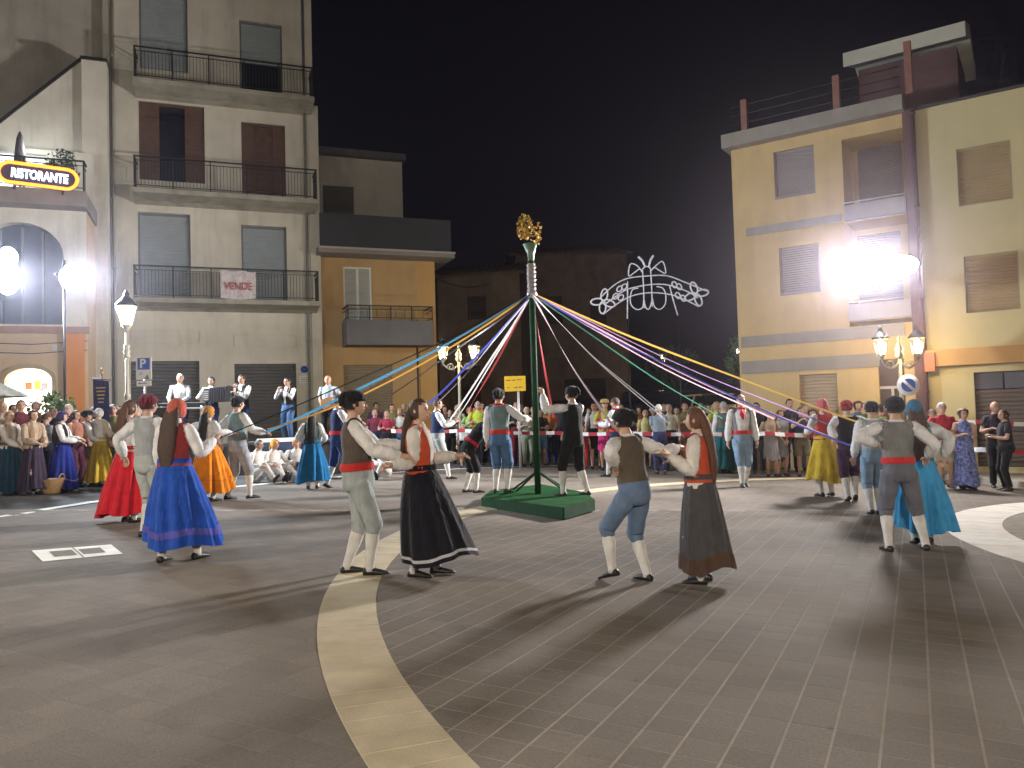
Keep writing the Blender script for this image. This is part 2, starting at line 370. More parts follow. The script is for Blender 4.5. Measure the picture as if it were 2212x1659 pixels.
# ------------------------------------------------------------------ facades
class Fac:
    """a vertical facade plane: local x runs along it, local y into the building, z up"""
    def __init__(s, o, ang): s.o = V(o); s.a = ang; s.u = V((math.cos(ang), math.sin(ang), 0)); s.n = V((-math.sin(ang), math.cos(ang), 0))
    def px(s, x, y, off=0.0):
        v = ray(x, y); t = ((s.o + s.n * off) - CAM).dot(s.n) / v.dot(s.n); p = CAM + v * t - s.o
        return p.dot(s.u), p.z
    def rect(s, x0, y0, x1, y1, off=0.0):
        ym, xm = (y0 + y1) / 2, (x0 + x1) / 2
        return s.px(x0, ym, off)[0], s.px(x1, ym, off)[0], s.px(xm, y1, off)[1], s.px(xm, y0, off)[1]
    def root(s, name): return empty(name, s.o, s.a)
def wall_holes(b, u0, u1, z0, z1, holes, rev=.18, y=0.0, mat_=0):
    us = sorted({u0, u1, *[h[0] for h in holes], *[h[1] for h in holes]}); zs = sorted({z0, z1, *[h[2] for h in holes], *[h[3] for h in holes]})
    us = [u for u in us if u0 <= u <= u1]; zs = [z for z in zs if z0 <= z <= z1]
    for i in range(len(us) - 1):
        for j in range(len(zs) - 1):
            cu, cz = (us[i] + us[i+1]) / 2, (zs[j] + zs[j+1]) / 2
            if any(h[0] < cu < h[1] and h[2] < cz < h[3] for h in holes): continue
            b.add([(us[i], y, zs[j]), (us[i+1], y, zs[j]), (us[i+1], y, zs[j+1]), (us[i], y, zs[j+1])], [(0, 1, 2, 3)], mat_, False)
    for a, c, d, e in holes:
        r = [(a, d), (c, d), (c, e), (a, e)]
        for k in range(4):
            p, q = r[k], r[(k+1) % 4]
            b.add([(p[0], y, p[1]), (p[0], y+rev, p[1]), (q[0], y+rev, q[1]), (q[0], y, q[1])], [(0, 1, 2, 3)], mat_, False)
def shell(b, u0, u1, z0, z1, dp, mat_=0, y=0.0, top=True):
    b.add([(u0,y,z0),(u0,y+dp,z0),(u0,y+dp,z1),(u0,y,z1)], [(0,1,2,3)], mat_, False)
    b.add([(u1,y,z0),(u1,y+dp,z0),(u1,y+dp,z1),(u1,y,z1)], [(0,1,2,3)], mat_, False)
    b.add([(u0,y+dp,z0),(u1,y+dp,z0),(u1,y+dp,z1),(u0,y+dp,z1)], [(0,1,2,3)], mat_, False)
    if top: b.add([(u0,y,z1),(u1,y,z1),(u1,y+dp,z1),(u0,y+dp,z1)], [(0,1,2,3)], mat_, False)
def roller(b, u0, u1, z0, z1, y, pitch=.07, dp=.016):
    n_ = max(2, int((z1 - z0) / pitch)); prof = []
    for k in range(n_):
        za = z0 + (z1 - z0) * k / n_; zb = z0 + (z1 - z0) * (k + 1) / n_
        prof += [(y + dp, za + .001), (y, za + (zb-za)*.25), (y, za + (zb-za)*.8), (y + dp, zb - .001)]
    b.loft([[V((u, p[0], p[1])) for p in prof] for u in (u0, u1)], 0, False, False, False)
def railing(root, u0, u1, yf, z, h, step=.11, left=True, right=True, posts=5, band=True, mats=None):
    mt = mats or METAL
    def rail(b, zz, r):
        if left: b.box(u0 - r, u0 + r, yf, -.01, zz - r, zz + r)
        if right: b.box(u1 - r, u1 + r, yf, -.01, zz - r, zz + r)
        b.box(u0 - r, u1 + r, yf - r, yf + r, zz - r * .8, zz + r * .8)
    part('handrail', mt, root, lambda b: rail(b, z + h, .024))
    def low(b):
        rail(b, z + .09, .013)
        if band: rail(b, z + h - .13, .011)
    part('lower_rail', mt, root, low)
    for k in range(posts):
        u = u0 + (u1 - u0) * k / (posts - 1)
        part('post', mt, root, lambda b: b.box(u - .018, u + .018, yf - .018, yf + .018, z, z + h))
    def bars(b):
        n_ = int((u1 - u0) / step)
        for k in range(1, n_):
            u = u0 + (u1 - u0) * k / n_; b.box(u - .007, u + .007, yf - .007, yf + .007, z + .09, z + h - (.13 if band else 0))
        m_ = int(abs(yf) / step)
        for k in range(1, m_):
            for on, u in ((left, u0), (right, u1)):
                if on: b.box(u - .007, u + .007, yf + k * step - .007, yf + k * step + .007, z + .09, z + h - .13)
    o = part('baluster', mt, root, bars); o['kind'] = 'stuff'
def pipe(b, u, y, z0, z1, r=.045):
    b.tube([(u, y, z0), (u, y, z1)], r, 10)
    z = z0 + .6
    while z < z1: b.tube([(u, y, z), (u, y, z + .05)], r * 1.35, 10); z += 2.3

CREAM = mat('cream_plaster', (.64, .61, .52), .92, .14, 1.1, .3, 30, stain=.45)
CREAMD = mat('grey_plaster', (.42, .40, .35), .92, .2, .9, .35, 30, stain=.5)
SLABM = mat('balcony_concrete', (.36, .34, .275), .9, .22, 2.0, .4, 30, stain=.65)
SHUT = mat('roller_shutter_blue_grey', (.31, .355, .375), .6, .08, 3)
SHUTD = mat('garage_shutter', (.105, .105, .102), .6, .12, 2)
WOODB = mat('brown_wood', (.115, .062, .042), .65, .25, 5, .2, 40)
DARKGL = mat('dark_window', (.012, .014, .022), .12, .1)
YEL = mat('yellow_plaster', (.50, .36, .165), .9, .1, 1.2, .25, 34, stain=.22)
YELP = mat('pale_yellow_plaster', (.50, .43, .24), .9, .08, 1.0, .22, 34, stain=.15)
OCH = mat('ochre_plaster', (.56, .37, .17), .9, .1, 1.3, .25, 34, stain=.2)
GREYB = mat('grey_band', (.26, .235, .205), .85, .12, 2, .2, 30, stain=.3)

# ---- tall cream building, four storeys
D0 = 25.0
FA = math.atan2(1, 2.62)
o1 = P(240, 896, D0); B1 = Fac((o1.x, o1.y, 0), FA)
r1 = tag(B1.root('apartment_building'), 'tall cream apartment block with three iron balconies and roller shutters on the left', 'building')
uR = B1.px(690, 500)[0]; zt3 = B1.px(690, 232)[1]; uR2 = B1.px(674, 120)[0]; uL = B1.px(226, 500)[0]
win = {'a4': B1.rect(300, -60, 405, 152), 'b4': B1.rect(518, 48, 610, 200), 'a3': B1.rect(300, 224, 442, 392), 'b3': B1.rect(522, 267, 617, 420),
       'a2': B1.rect(298, 460, 412, 640), 'b2': B1.rect(522, 488, 620, 652), 'ga': B1.rect(283, 780, 432, 1010), 'gb': B1.rect(508, 786, 642, 1010)}
pan = [B1.rect(285, 712, 433, 742), B1.rect(506, 722, 642, 750)]
def w1(b):
    wall_holes(b, uL, uR, -1.5, zt3, [h for k, h in win.items() if k[1] in '2' or k[0] == 'g' or k[1] == '3'] , .22)
    wall_holes(b, uL, uR2, zt3, 17, [win['a4'], win['b4']], .22)
    shell(b, uL, uR, -1.5, zt3, 9); shell(b, uL, uR2, zt3, 17, 9)
part('wall', CREAM, r1, w1)
for h in pan:
    part('wall_panel', CREAM, r1, lambda b: [b.box(h[0], h[1], -.03, .0, h[3]-.03, h[3]), b.box(h[0], h[1], -.03, 0, h[2], h[2]+.03), b.box(h[0], h[0]+.03, -.03, 0, h[2]+.03, h[3]-.03), b.box(h[1]-.03, h[1], -.03, 0, h[2]+.03, h[3]-.03)])
for k in ('a4', 'b4', 'a2', 'b2'):
    h = win[k]; s_ = part('window', mat('window_box_grey', (.16, .17, .17), .7), r1, lambda b: [b.box(h[0]+.003, h[0]+.06, .10, .16, h[2], h[3]), b.box(h[1]-.06, h[1]-.003, .10, .16, h[2], h[3]), b.box(h[0]+.06, h[1]-.06, .10, .16, h[3]-.08, h[3]-.003)])
    zb = h[2] if k != 'b4' else h[2] + (h[3]-h[2]) * .42
    part('shutter', SHUT, s_, lambda b: roller(b, h[0]+.06, h[1]-.06, zb, h[3]-.08, .12))
    if k == 'b4': part('pane', DARKGL, s_, lambda b: b.box(h[0]+.06, h[1]-.06, .17, .18, h[2], zb))
for k in ('a3', 'b3'):
    h = win[k]; d_ = part('window', WOODB, r1, lambda b: [b.box(h[0]+.003, h[0]+.07, .06, .16, h[2], h[3]), b.box(h[1]-.07, h[1]-.003, .06, .16, h[2], h[3]), b.box(h[0]+.07, h[1]-.07, .06, .16, h[3]-.09, h[3]-.003)])
    part('pane', DARKGL, d_, lambda b: b.box(h[0]+.07, h[1]-.07, .17, .18, h[2], h[3]-.09))
    wd = (h[1] - h[0]) * (.27 if k == 'a3' else .24)
    for side, uu in ((0, h[0] + .07), (1, h[1] - .07 - wd)):
        def leaf(b):
            b.box(uu, uu + wd, .08, .115, h[2], h[3] - .09)
            for q in range(24):
                z = h[2] + .1 + q * (h[3] - h[2] - .3) / 24; b.box(uu + .06, uu + wd - .06, .068, .08, z, z + .05)
        part('shutter', WOODB, d_, leaf)
    if k == 'b3': part('shutter', WOODB, d_, lambda b: roller(b, h[0]+.07+wd, h[1]-.07-wd, h[2], h[3]-.09, .13))
for k in ('ga', 'gb'):
    h = win[k]; part('garage_door', SHUTD, r1, lambda b: roller(b, h[0], h[1], h[2], h[3], .12, .11, .02))
for nm, (xl, yl, xr, yr, rl) in {'4': (268, 142, 676, 232, 58), '3': (272, 396, 684, 438, 310), '2': (274, 634, 688, 658, 557)}.items():
    off = -.95
    u0, z0 = B1.px(290, yl, off); u1, z1 = B1.px(xr, yr, off); z = (z0 + z1) / 2
    def sl(b):
        prof = [(0, z - .30), (-.25, z - .22), (off - .04, z - .15), (off - .04, z), (0, z)]
        b.loft([[V((u, p[0], p[1])) for p in prof] for u in (u0 - .05, u1 + .05)], 0, True, False)
    part('balcony_slab', SLABM, r1, sl)
    br = empty('balcony_railing'); br.parent = r1
    railing(br, u0, u1, off, z, 1.0, .10, posts=6)
u = B1.px(247, 500)[0]
part('downpipe', mat('pipe_cream', (.40, .38, .32), .7, .1, 4), r1, lambda b: pipe(b, u, -.08, -1, 17, .05))
u_ = B1.px(228, 500)[0]
part('pilaster', CREAMD, r1, lambda b: b.box(u_ - .02, u_ + .17, -.06, 0, -1, 17))
part('downpipe', mat('pipe_grey', (.22, .22, .21), .7, .1, 4), r1, lambda b: pipe(b, B1.px(662, 500)[0], -.07, -1, 16.5, .045))
part('pilaster', CREAM, r1, lambda b: b.box(uR - .32, uR + .02, -.05, 0, -1, zt3 + .02))
# round plate of the garage (no parking) on the wall
cu, cz = B1.px(657, 798)
ps = part('wall_plate', WHITEP, r1, lambda b: [b.tube([(cu, -.025, cz), (cu, -.004, cz)], .16, 20, ref=(1, 0, 0)), b.box(cu - .17, cu + .17, -.025, -.004, cz - .46, cz - .22)])
part('plate_ring', mat('sign_blue', (.03, .07, .35), .5), ps, lambda b: b.tube([(cu, -.032, cz), (cu, -.026, cz)], .12, 18, ref=(1, 0, 0)))
part('plate_marks', BLACKP, ps, lambda b: [b.box(cu - .13, cu + .13, -.03, -.026, cz - .30 - q * .06, cz - .285 - q * .06) for q in range(3)])
# the bedsheet banner on the lowest balcony
u0, z0 = B1.px(476, 585, -1.0); u1, z1 = B1.px(553, 645, -1.0)
rb = empty('hanging_banner', B1.o + B1.u * u0 + B1.n * -1.02 + V((0, 0, z1)), FA)
tag(rb, 'white bedsheet with red VENDE lettering hung over the lowest balcony railing', 'banner')
def sheet(b):
    W, H_ = u1 - u0, z0 - z1; nx, nz = 14, 10
    b.loft([[V((W * i / nx, .02 * math.sin(i * 1.1 + j * .5) - .03 - .012 * math.cos(j), H_ * j / nz + .03 * math.sin(i * .9) * (j == nz) - .05 * math.sin(math.pi * i / nx) * (1 - j / nz))) for i in range(nx + 1)] for j in range(nz + 1)], 0, False, True, False)
part('sheet', cloth('sheet', (.62, .56, .56)), rb, sheet)
text('VENDE', .34, cloth('faded_red', (.45, .12, .14)), rb, ((u1 - u0) / 2, -.07, (z0 - z1) * .42), (R(90), 0, 0), 'lettering', .006, .002, sx=.8)

# ---- restaurant building, far left
o0 = P(0, 896, 21.5); B0 = Fac((o0.x, o0.y, 0), FA)
r0 = tag(B0.root('restaurant_building'), 'peach restaurant building with arched doorway and terrace at the left edge', 'building')
PEACH = mat('peach_plaster', (.56, .42, .27), .9, .1, 1.2, .25, 34, stain=.2)
uA, uB = B0.px(-140, 600)[0], B0.px(188, 600)[0]; zT = B0.px(90, 452)[1]; zS = B0.px(90, 708)[1]
def arch_pts(u0, u1, z0, zsp, rise, n=14): 
    pts = [(u0, z0), (u0, zsp)]
    for k in range(1, n): t = math.pi * k / n; pts.append(((u0+u1)/2 - math.cos(t) * (u1-u0)/2, zsp + math.sin(t) * rise))
    return pts + [(u1, zsp), (u1, z0)]
def wall_arch(b, U0, U1, Z0, Z1, pts, rev, m=0):
    a0, a1 = pts[0][0], pts[-1][0]
    b.add([(U0,0,Z0),(a0,0,Z0),(a0,0,Z1),(U0,0,Z1)], [(0,1,2,3)], m, False)
    b.add([(a1,0,Z0),(U1,0,Z0),(U1,0,Z1),(a1,0,Z1)], [(0,1,2,3)], m, False)
    if pts[0][1] > Z0 + .01: b.add([(a0,0,Z0),(a1,0,Z0),(a1,0,pts[0][1]),(a0,0,pts[0][1])], [(0,1,2,3)], m, False)
    tp = pts[1:-1]
    for p, q in zip(tp, tp[1:]): b.add([(p[0],0,p[1]),(q[0],0,q[1]),(q[0],0,Z1),(p[0],0,Z1)], [(0,1,2,3)], m, False)
    for p, q in zip(pts, pts[1:]): b.add([(p[0],0,p[1]),(p[0],rev,p[1]),(q[0],rev,q[1]),(q[0],0,q[1])], [(0,1,2,3)], m, False)
h = B0.rect(-52, 480, 138, 700); up = arch_pts(h[0], h[1], h[2], h[3] - (h[3]-h[2]) * .33, (h[3]-h[2]) * .33)
hd = B0.rect(10, 795, 113, 1010); dn = arch_pts(hd[0], hd[1], -1, hd[3] - .36, .36)
def w0(b):
    wall_arch(b, uA, uB, zS, zT, up, .35, 1); wall_arch(b, uA, uB, -1, zS, dn, .3, 0)
    shell(b, uA, uB, -1, zT, 2.2, 0, 0, True)
part('wall', [PEACH, CREAM], r0, w0)
au = part('arched_window', mat('blue_grey_frame', (.10, .13, .17), .5), r0, lambda b: [b.box(h[0] + (h[1]-h[0]) * q - .03, h[0] + (h[1]-h[0]) * q + .03, .22, .27, h[2], h[3] - .1 - .9 * abs(q - .5) ** 2 * 2) for q in (.02, .26, .5, .74, .98)])
part('pane', mat('window_glass_blue', (.05, .075, .11), .15, .15, 3), au, lambda b: b.box(h[0], h[1], .29, .30, h[2], h[3]))
part('lintel', mat('terracotta_band', (.30, .17, .11), .8, .15, 4), r0, lambda b: b.box(uA, uB + .05, -.10, -.002, zS - .16, zS + .03))
uo0, uo1 = B0.px(145, 800)[0], B0.px(183, 800)[0]
part('pilaster', mat('orange_paint', (.62, .25, .07), .85, .08, 2, .2, 40), r0, lambda b: b.box(uo0, uo1, -.14, -.002, -1, zS - .17))
ai = arch_pts(hd[0] - .12, hd[1] + .12, -1, hd[3] - .36, .48)
def surround(b):
    for (p, q, r_, s_) in zip(dn, dn[1:], ai, ai[1:]):
        b.add([(p[0], -.05, p[1]), (q[0], -.05, q[1]), (s_[0], -.05, s_[1]), (r_[0], -.05, r_[1])], [(0, 1, 2, 3)], 0, False)
        b.add([(r_[0], -.05, r_[1]), (s_[0], -.05, s_[1]), (s_[0], 0, s_[1]), (r_[0], 0, r_[1])], [(0, 1, 2, 3)], 0, False)
part('door_surround', mat('sandstone_trim', (.40, .32, .22), .85, .12, 5), r0, surround)
WARM = emit('lit_interior', (1.0, .93, .80), 2.6)
part('lit_interior', WARM, r0, lambda b: b.box(hd[0] - .4, hd[1] + .4, 1.3, 1.32, -1, hd[3] + .2))
for q, (uu, zz, s1, s2, cc) in enumerate(((.22, .80, .17, .22, (.55, .18, .08)), (.42, .86, .15, .26, (.75, .55, .05)), (.58, .84, .16, .2, (.3, .32, .36)))):
    part('wall_poster', mat('poster%d' % q, cc, .7), r0, lambda b: b.box(hd[0] + (hd[1]-hd[0]) * uu, hd[0] + (hd[1]-hd[0]) * uu + s1, 1.24, 1.28, hd[3] - .55, hd[3] - .55 + s2))
o = point_lamp('doorway_lamp', B0.o + B0.u * ((hd[0]+hd[1])/2) + B0.n * .5 + V((0, 0, 2.0)), 120, (1, .86, .66), .15); o.parent = None
part('vent_grille', STEEL, r0, lambda b: b.box(B0.px(112, 752)[0], B0.px(122, 752)[0], -.03, -.003, B0.px(112, 758)[1], B0.px(112, 746)[1]))
part('cable', BLACKP, r0, lambda b: [b.tube([(uA, -.03, B0.px(60, y)[1]), (B0.px(70, y)[0], -.03, B0.px(60, y + 6)[1]), (uB, -.03, B0.px(60, y - 2)[1])], .012, 5) for y in (738, 758)])
# terrace on top
zt = B0.px(90, 418)[1]
part('terrace_slab', mat('terrace_fascia', (.25, .235, .22), .85, .15, 2, .2, 30, stain=.3), r0, lambda b: b.box(uA, uB + .06, -.55, 2.25, zT + .003, zt))
tr = empty('terrace_railing'); tr.parent = r0
railing(tr, uA, uB, -.5, zt, .85, .16, left=False, posts=6)
def back(b):
    wall_holes(b, uA, uB + .0, zt, zt + 1.75, [(B0.px(-60, 330, 1.6)[0], B0.px(100, 330, 1.6)[0], zt + .05, zt + 1.6)], .2, 1.6)
part('terrace_wall', CREAM, r0, back)
part('lit_window', emit('lit_terrace', (.86, .93, 1.0), 1.7), r0, lambda b: b.box(B0.px(-60, 330, 1.6)[0], B0.px(38, 330, 1.6)[0], 1.85, 1.87, zt, zt + 1.8))
part('lit_window', emit('lit_terrace2', (.8, .86, .8), .55), r0, lambda b: b.box(B0.px(40, 330, 1.6)[0], B0.px(102, 330, 1.6)[0], 1.85, 1.87, zt, zt + 1.8))
point_lamp('terrace_lamp', B0.o + B0.u * B0.px(60, 330, .9)[0] + B0.n * .9 + V((0, 0, zt + 1.5)), 45, (.9, .96, 1.0), .2)
# plain gable with a sloping coping behind the terrace, and the dark blank wall above it
u0, z0 = B0.px(-140, 378, 2.0); u1, z1 = B0.px(178, 132, 2.0); u2 = B0.px(232, 132, 2.0)[0]
def gable(b):
    b.loft([[V((u0, y, zt - .3)), V((u1, y, zt - .3)), V((u1, y, z1)), V((u0, y, z0))] for y in (1.95, 2.2)], 0, True, False)
part('gable_wall', CREAM, r0, gable)
part('coping', METAL, r0, lambda b: b.loft([[V((u0, y, z0)), V((u1, y, z1)), V((u1, y, z1 + .12)), V((u0, y, z0 + .12))] for y in (1.88, 2.24)], 0, True, False))
part('chimney_stack', CREAM, r0, lambda b: b.box(u1 + .003, u2, 1.75, 2.28, -1, z1 - .05))
part('chimney_cap', METAL, r0, lambda b: b.box(u1 - .03, u2 + .02, 1.68, 2.29, z1 - .05, z1 + .04))
o2 = P(-220, 896, 23.2); BB = Fac((o2.x, o2.y, 0), FA)
rbw = tag(BB.root('blank_house'), 'tall blank grey plastered house wall rising behind the restaurant terrace', 'building')
part('wall', CREAMD, rbw, lambda b: [wall_holes(b, -2, BB.px(225, 300)[0], -1, 19, []), shell(b, -2, BB.px(225, 300)[0], -1, 19, 6)])
# neon sign
us0, us1 = B0.px(-6, 383, -.75)[0], B0.px(170, 383, -.75)[0]; zc = (B0.px(0, 372, -.75)[1] + B0.px(168, 388, -.75)[1]) / 2; hh = .30
ns = empty('neon_sign', B0.o + B0.u * ((us0+us1)/2) + B0.n * -.75 + V((0, 0, zc)), FA); ns.rotation_euler = (0, R(4.0), FA)
tag(ns, 'oval RISTORANTE neon sign with glowing orange rim on the restaurant terrace railing', 'sign')
W = (us1 - us0) / 2
def pill(hw, hv, y, n=10):
    pts = []
    for k in range(n + 1): t = -math.pi/2 + math.pi * k / n; pts.append(V((hw - hv + hv * math.cos(t), y, hv * math.sin(t))))
    for k in range(n + 1): t = math.pi/2 + math.pi * k / n; pts.append(V((-hw + hv + hv * math.cos(t), y, hv * math.sin(t))))
    return pts
part('sign_board', mat('sign_navy', (.05, .05, .11), .5), ns, lambda b: b.loft([pill(W, hh, .0), pill(W, hh, .10)], 0, True, False))
def rim(b):
    p = pill(W - .03, hh - .03, -.03, 12); b.tube(p + [p[0]], .045, 8)
part('neon_rim', emit('neon_orange', (1.0, .26, .02), 3.0), ns, rim)
text('RISTORANTE', .34, emit('neon_white', (.9, .94, 1.0), 2.2), ns, (.03, -.02, -.01), (R(90), 0, 0), 'lettering', .012, .015, sx=(W * 1.58) / 2.25)
part('sign_bracket', METAL, ns, lambda b: [b.box(x - .02, x + .02, .1, .28, -.4, .25) for x in (-W * .6, W * .6)])

# ---- yellow balcony house
oo = P(694, 896, 27.5); B2 = Fac((oo.x, oo.y, 0), FA)
r2 = tag(B2.root('balcony_house'), 'ochre yellow house with a grey parapet and one deep balcony beside the cream block', 'building')
uE = B2.px(940, 700)[0]; zP = B2.px(800, 560)[1]
hw_ = {'w': B2.rect(742, 576, 804, 706), 'g': B2.rect(744, 788, 850, 1000)}
part('wall', OCH, r2, lambda b: [wall_holes(b, .02, uE, -1.2, zP, list(hw_.values()), .2), shell(b, .02, uE, -1.2, zP, 8)])
h = hw_['w']; wo = part('window', WHITEP, r2, lambda b: [b.box(h[0]+.003, h[0]+.07, .06, .12, h[2], h[3]), b.box(h[1]-.07, h[1]-.003, .06, .12, h[2], h[3]), b.box((h[0]+h[1])/2-.05, (h[0]+h[1])/2+.05, .06, .12, h[2], h[3]-.07), b.box(h[0]+.07, h[1]-.07, .06, .12, h[3]-.07, h[3]-.003)])
for a, c in ((h[0]+.07, (h[0]+h[1])/2-.05), ((h[0]+h[1])/2+.05, h[1]-.07)):
    part('shutter', mat('white_shutter', (.46, .48, .47), .6, .06), wo, lambda b: roller(b, a, c, h[2], h[3]-.07, .10, .09))
h = hw_['g']; part('garage_door', mat('garage_beige', (.30, .25, .17), .65, .1, 2), r2, lambda b: roller(b, h[0], h[1], h[2], h[3], .12, .10))
part('quoin', mat('orange_ochre', (.60, .36, .13), .9, .1, 1.2, .2, 30), r2, lambda b: b.box(uE - .62, uE + .02, -.04, -.001, -1.2, zP))
part('downpipe', METAL, r2, lambda b: pipe(b, uE - .72, -.07, -1, B2.px(800, 690)[1], .03))
zq, zq2 = B2.px(800, 553)[1], B2.px(830, 480)[1]
part('cornice', GREYB, r2, lambda b: b.box(-.1, uE + .55, -.9, 8, zP, zP + .22))
part('parapet', mat('slate_grey_parapet', (.04, .043, .045), .85, .15, 2, .3, 30), r2, lambda b: [b.box(-.02, uE + .45, -.82, -.65, zP + .223, zq2), b.box(uE + .28, uE + .45, -.65, 7.5, zP + .223, zq2)])
part('parapet_trim', mat('pale_trim', (.42, .38, .33), .8), r2, lambda b: b.box(-.1, uE + .58, -.94, -.9, zP + .14, zP + .2))
off = -1.05; u0, zb = B2.px(752, 690, off); u1, zb2 = B2.px(934, 700, off)
part('balcony_slab', mat('dark_slab', (.15, .145, .15), .85, .15, 2), r2, lambda b: b.box(u0 - .05, u1 + .03, off - .03, -.001, B2.px(840, 745, off)[1] , B2.px(840, 692, off)[1]))
br = empty('balcony_railing'); br.parent = r2
railing(br, u0, u1, off, B2.px(840, 692, off)[1], B2.px(840, 661, off)[1] - B2.px(840, 692, off)[1], .3, posts=5)
ux, zx, zy = B2.px(870, 430, 2.0)[0], B2.px(800, 345, 2.0)[1], B2.px(800, 480, 2.0)[1]
hwin = B2.rect(698, 402, 765, 500, 2.0)
part('upper_wall', CREAMD, r2, lambda b: [wall_holes(b, -.5, ux, zP, zx, [(hwin[0], hwin[1], zP + .3, hwin[3])], .2, 2.0), shell(b, -.5, ux, zP, zx, 5, 0, 2.0)])
part('upper_window', mat('dusty_shutter', (.10, .085, .075), .7), r2, lambda b: roller(b, hwin[0], hwin[1], zP + .3, hwin[3], 2.14, .09))
part('upper_roof', mat('slate_roof', (.09, .092, .09), .85, .2, 3), r2, lambda b: b.box(-.6, ux + .1, 1.7, 7.2, zx, zx + .25))

# ---- old dark houses in the background
OLD = mat('old_masonry', (.20, .15, .115), .95, .3, 1.6, .6, 14, stain=.6)
ROOF = mat('old_roof_tiles', (.15, .10, .075), .9, .3, 6, .6, 12)
def old_house(name, label, x0, x1, ytop, d, yl=None, holes=(), ang=0.0, dp=9):
    p = P(x0, 896, d); F = Fac((p.x, p.y, 0), ang); r = tag(F.root(name), label, 'building')
    u1 = F.px(x1, 800)[0]; zt_ = F.px((x0 + x1) / 2, ytop)[1]
    hs_ = [F.rect(*q) for q in holes]
    part('wall', OLD, r, lambda b: [wall_holes(b, 0, u1, -1, zt_, hs_, .25), shell(b, 0, u1, -1, zt_, dp, 0, 0, False)])
    for h in hs_: part('window', mat('old_shutter', (.05, .04, .035), .8), r, lambda b: roller(b, h[0], h[1], h[2], h[3], .2, .12))
    def rf(b):
        ov = .3; zr = zt_ + 1.1
        b.loft([[V((u, -ov, zt_ - .12)), V((u, dp / 2, zr)), V((u, dp + ov, zt_ - .12)), V((u, dp + ov, zt_)), V((u, dp / 2, zr + .14)), V((u, -ov, zt_))] for u in (-ov, u1 + ov)], 0, True, False)
        for k in range(int((u1 + .6) / .28)):
            u = -ov + k * .28; b.tube([(u, -ov, zt_ + .01), (u, dp / 2, zr + .15)], .06, 5)
    part('roof', ROOF, r, rf); return F
old_house('stone_house', 'dark old stone house with a low roof behind the twin lamp left of the pole', 952, 1128, 592, 37, holes=((1010, 640, 1050, 690), (985, 790, 1040, 1000)), ang=R(-8))
old_house('tower_house', 'tall dark old house directly behind the maypole', 1124, 1362, 548, 41, holes=((1222, 818, 1312, 1000), (1180, 640, 1215, 700), (1275, 640, 1310, 700)), ang=R(3))

# ---- yellow building on the right
o4 = P(1602, 896, 22.0); FA4 = math.atan2(-1, 1.46); B4 = Fac((o4.x, o4.y, 0), FA4)
r4 = tag(B4.root('yellow_building'), 'three storey yellow building with recessed balcony bay and red-brown downpipe on the right', 'building')
ub0, ub1 = B4.px(1822, 400)[0], B4.px(1957, 400)[0]; ue = B4.px(2420, 600)[0]
zr1 = B4.px(1720, 295)[1]; zmid = B4.px(1740, 742)[1]
W4 = {'w1': B4.rect(1672, 320, 1760, 420), 'w2': B4.rect(1684, 530, 1771, 630), 'd1': B4.rect(1730, 808, 1812, 1010), 'd2': B4.rect(1902, 775, 1958, 1010)}
bay = (ub0, ub1, zmid + .35, zr1 - .35)
RED = mat('oxblood_paint', (.115, .055, .055), .7, .15, 3, .2, 30)
def w4(b):
    hs_ = [W4['w1'], W4['w2'], W4['d1'], W4['d2'], bay]
    wall_holes(b, 0, ub1, -1.5, zr1, hs_[:4] + [bay], .16)
    shell(b, 0, ub1, -1.5, zr1, 10)
    wall_holes(b, ub0, ub1, zmid + .35, zr1 - .35, [], 0, 1.25)
    for uu in (ub0, ub1): b.add([(uu, .16, bay[2]), (uu, 1.25, bay[2]), (uu, 1.25, bay[3]), (uu, .16, bay[3])], [(0,1,2,3)], 0, False)
    b.add([(ub0, .16, bay[3]), (ub1, .16, bay[3]), (ub1, 1.25, bay[3]), (ub0, 1.25, bay[3])], [(0,1,2,3)], 0, False)
    b.add([(ub0, .16, bay[2]), (ub1, .16, bay[2]), (ub1, 1.25, bay[2]), (ub0, 1.25, bay[2])], [(0,1,2,3)], 0, False)
part('wall', YEL, r4, w4)
SH4 = mat('mauve_grey_shutter', (.235, .20, .195), .65, .08, 2)
for k in ('w1', 'w2'):
    h = W4[k]; wf = part('window', SH4, r4, lambda b: [b.box(h[0], h[1], -.03, -.002, h[2] - .06, h[2]), b.box(h[0]+.002, h[0]+.05, .04, .09, h[2], h[3]), b.box(h[1]-.05, h[1]-.002, .04, .09, h[2], h[3])])
    part('shutter', SH4, wf, lambda b: roller(b, h[0]+.05, h[1]-.05, h[2], h[3], .07, .06))
h = W4['d1']; part('garage_door', mat('tan_shutter', (.34, .26, .17), .65, .08, 2), r4, lambda b: roller(b, h[0], h[1], h[2], h[3], .10, .09))
h = W4['d2']; dd = part('door', mat('brown_aluminium', (.07, .045, .04), .5), r4, lambda b: [b.box(h[0], h[1], .10, .13, h[2], h[3])])
part('door_frame', mat('pale_aluminium', (.45, .42, .4), .5), dd, lambda b: [b.box((h[0]+h[1])/2-.03, (h[0]+h[1])/2+.03, .06, .10, h[2], h[3]-.75), b.box(h[0], h[1], .06, .10, h[3]-.75, h[3]-.68)])
def course(b, y0, y1, xa, xb, pr=.05):
    z0, z1 = B4.px((xa+xb)/2, y1)[1], B4.px((xa+xb)/2, y0)[1]; b.box(B4.px(xa, y0)[0], B4.px(xb, y0)[0], -pr, -.001, z0, z1)
part('string_course', GREYB, r4, lambda b: course(b, 478, 496, 1612, 1819))
part('string_course', GREYB, r4, lambda b: [course(b, 714, 738, 1602, 1955, .07)])
part('string_course', GREYB, r4, lambda b: [course(b, 772, 800, 1602, 1900, .05)])
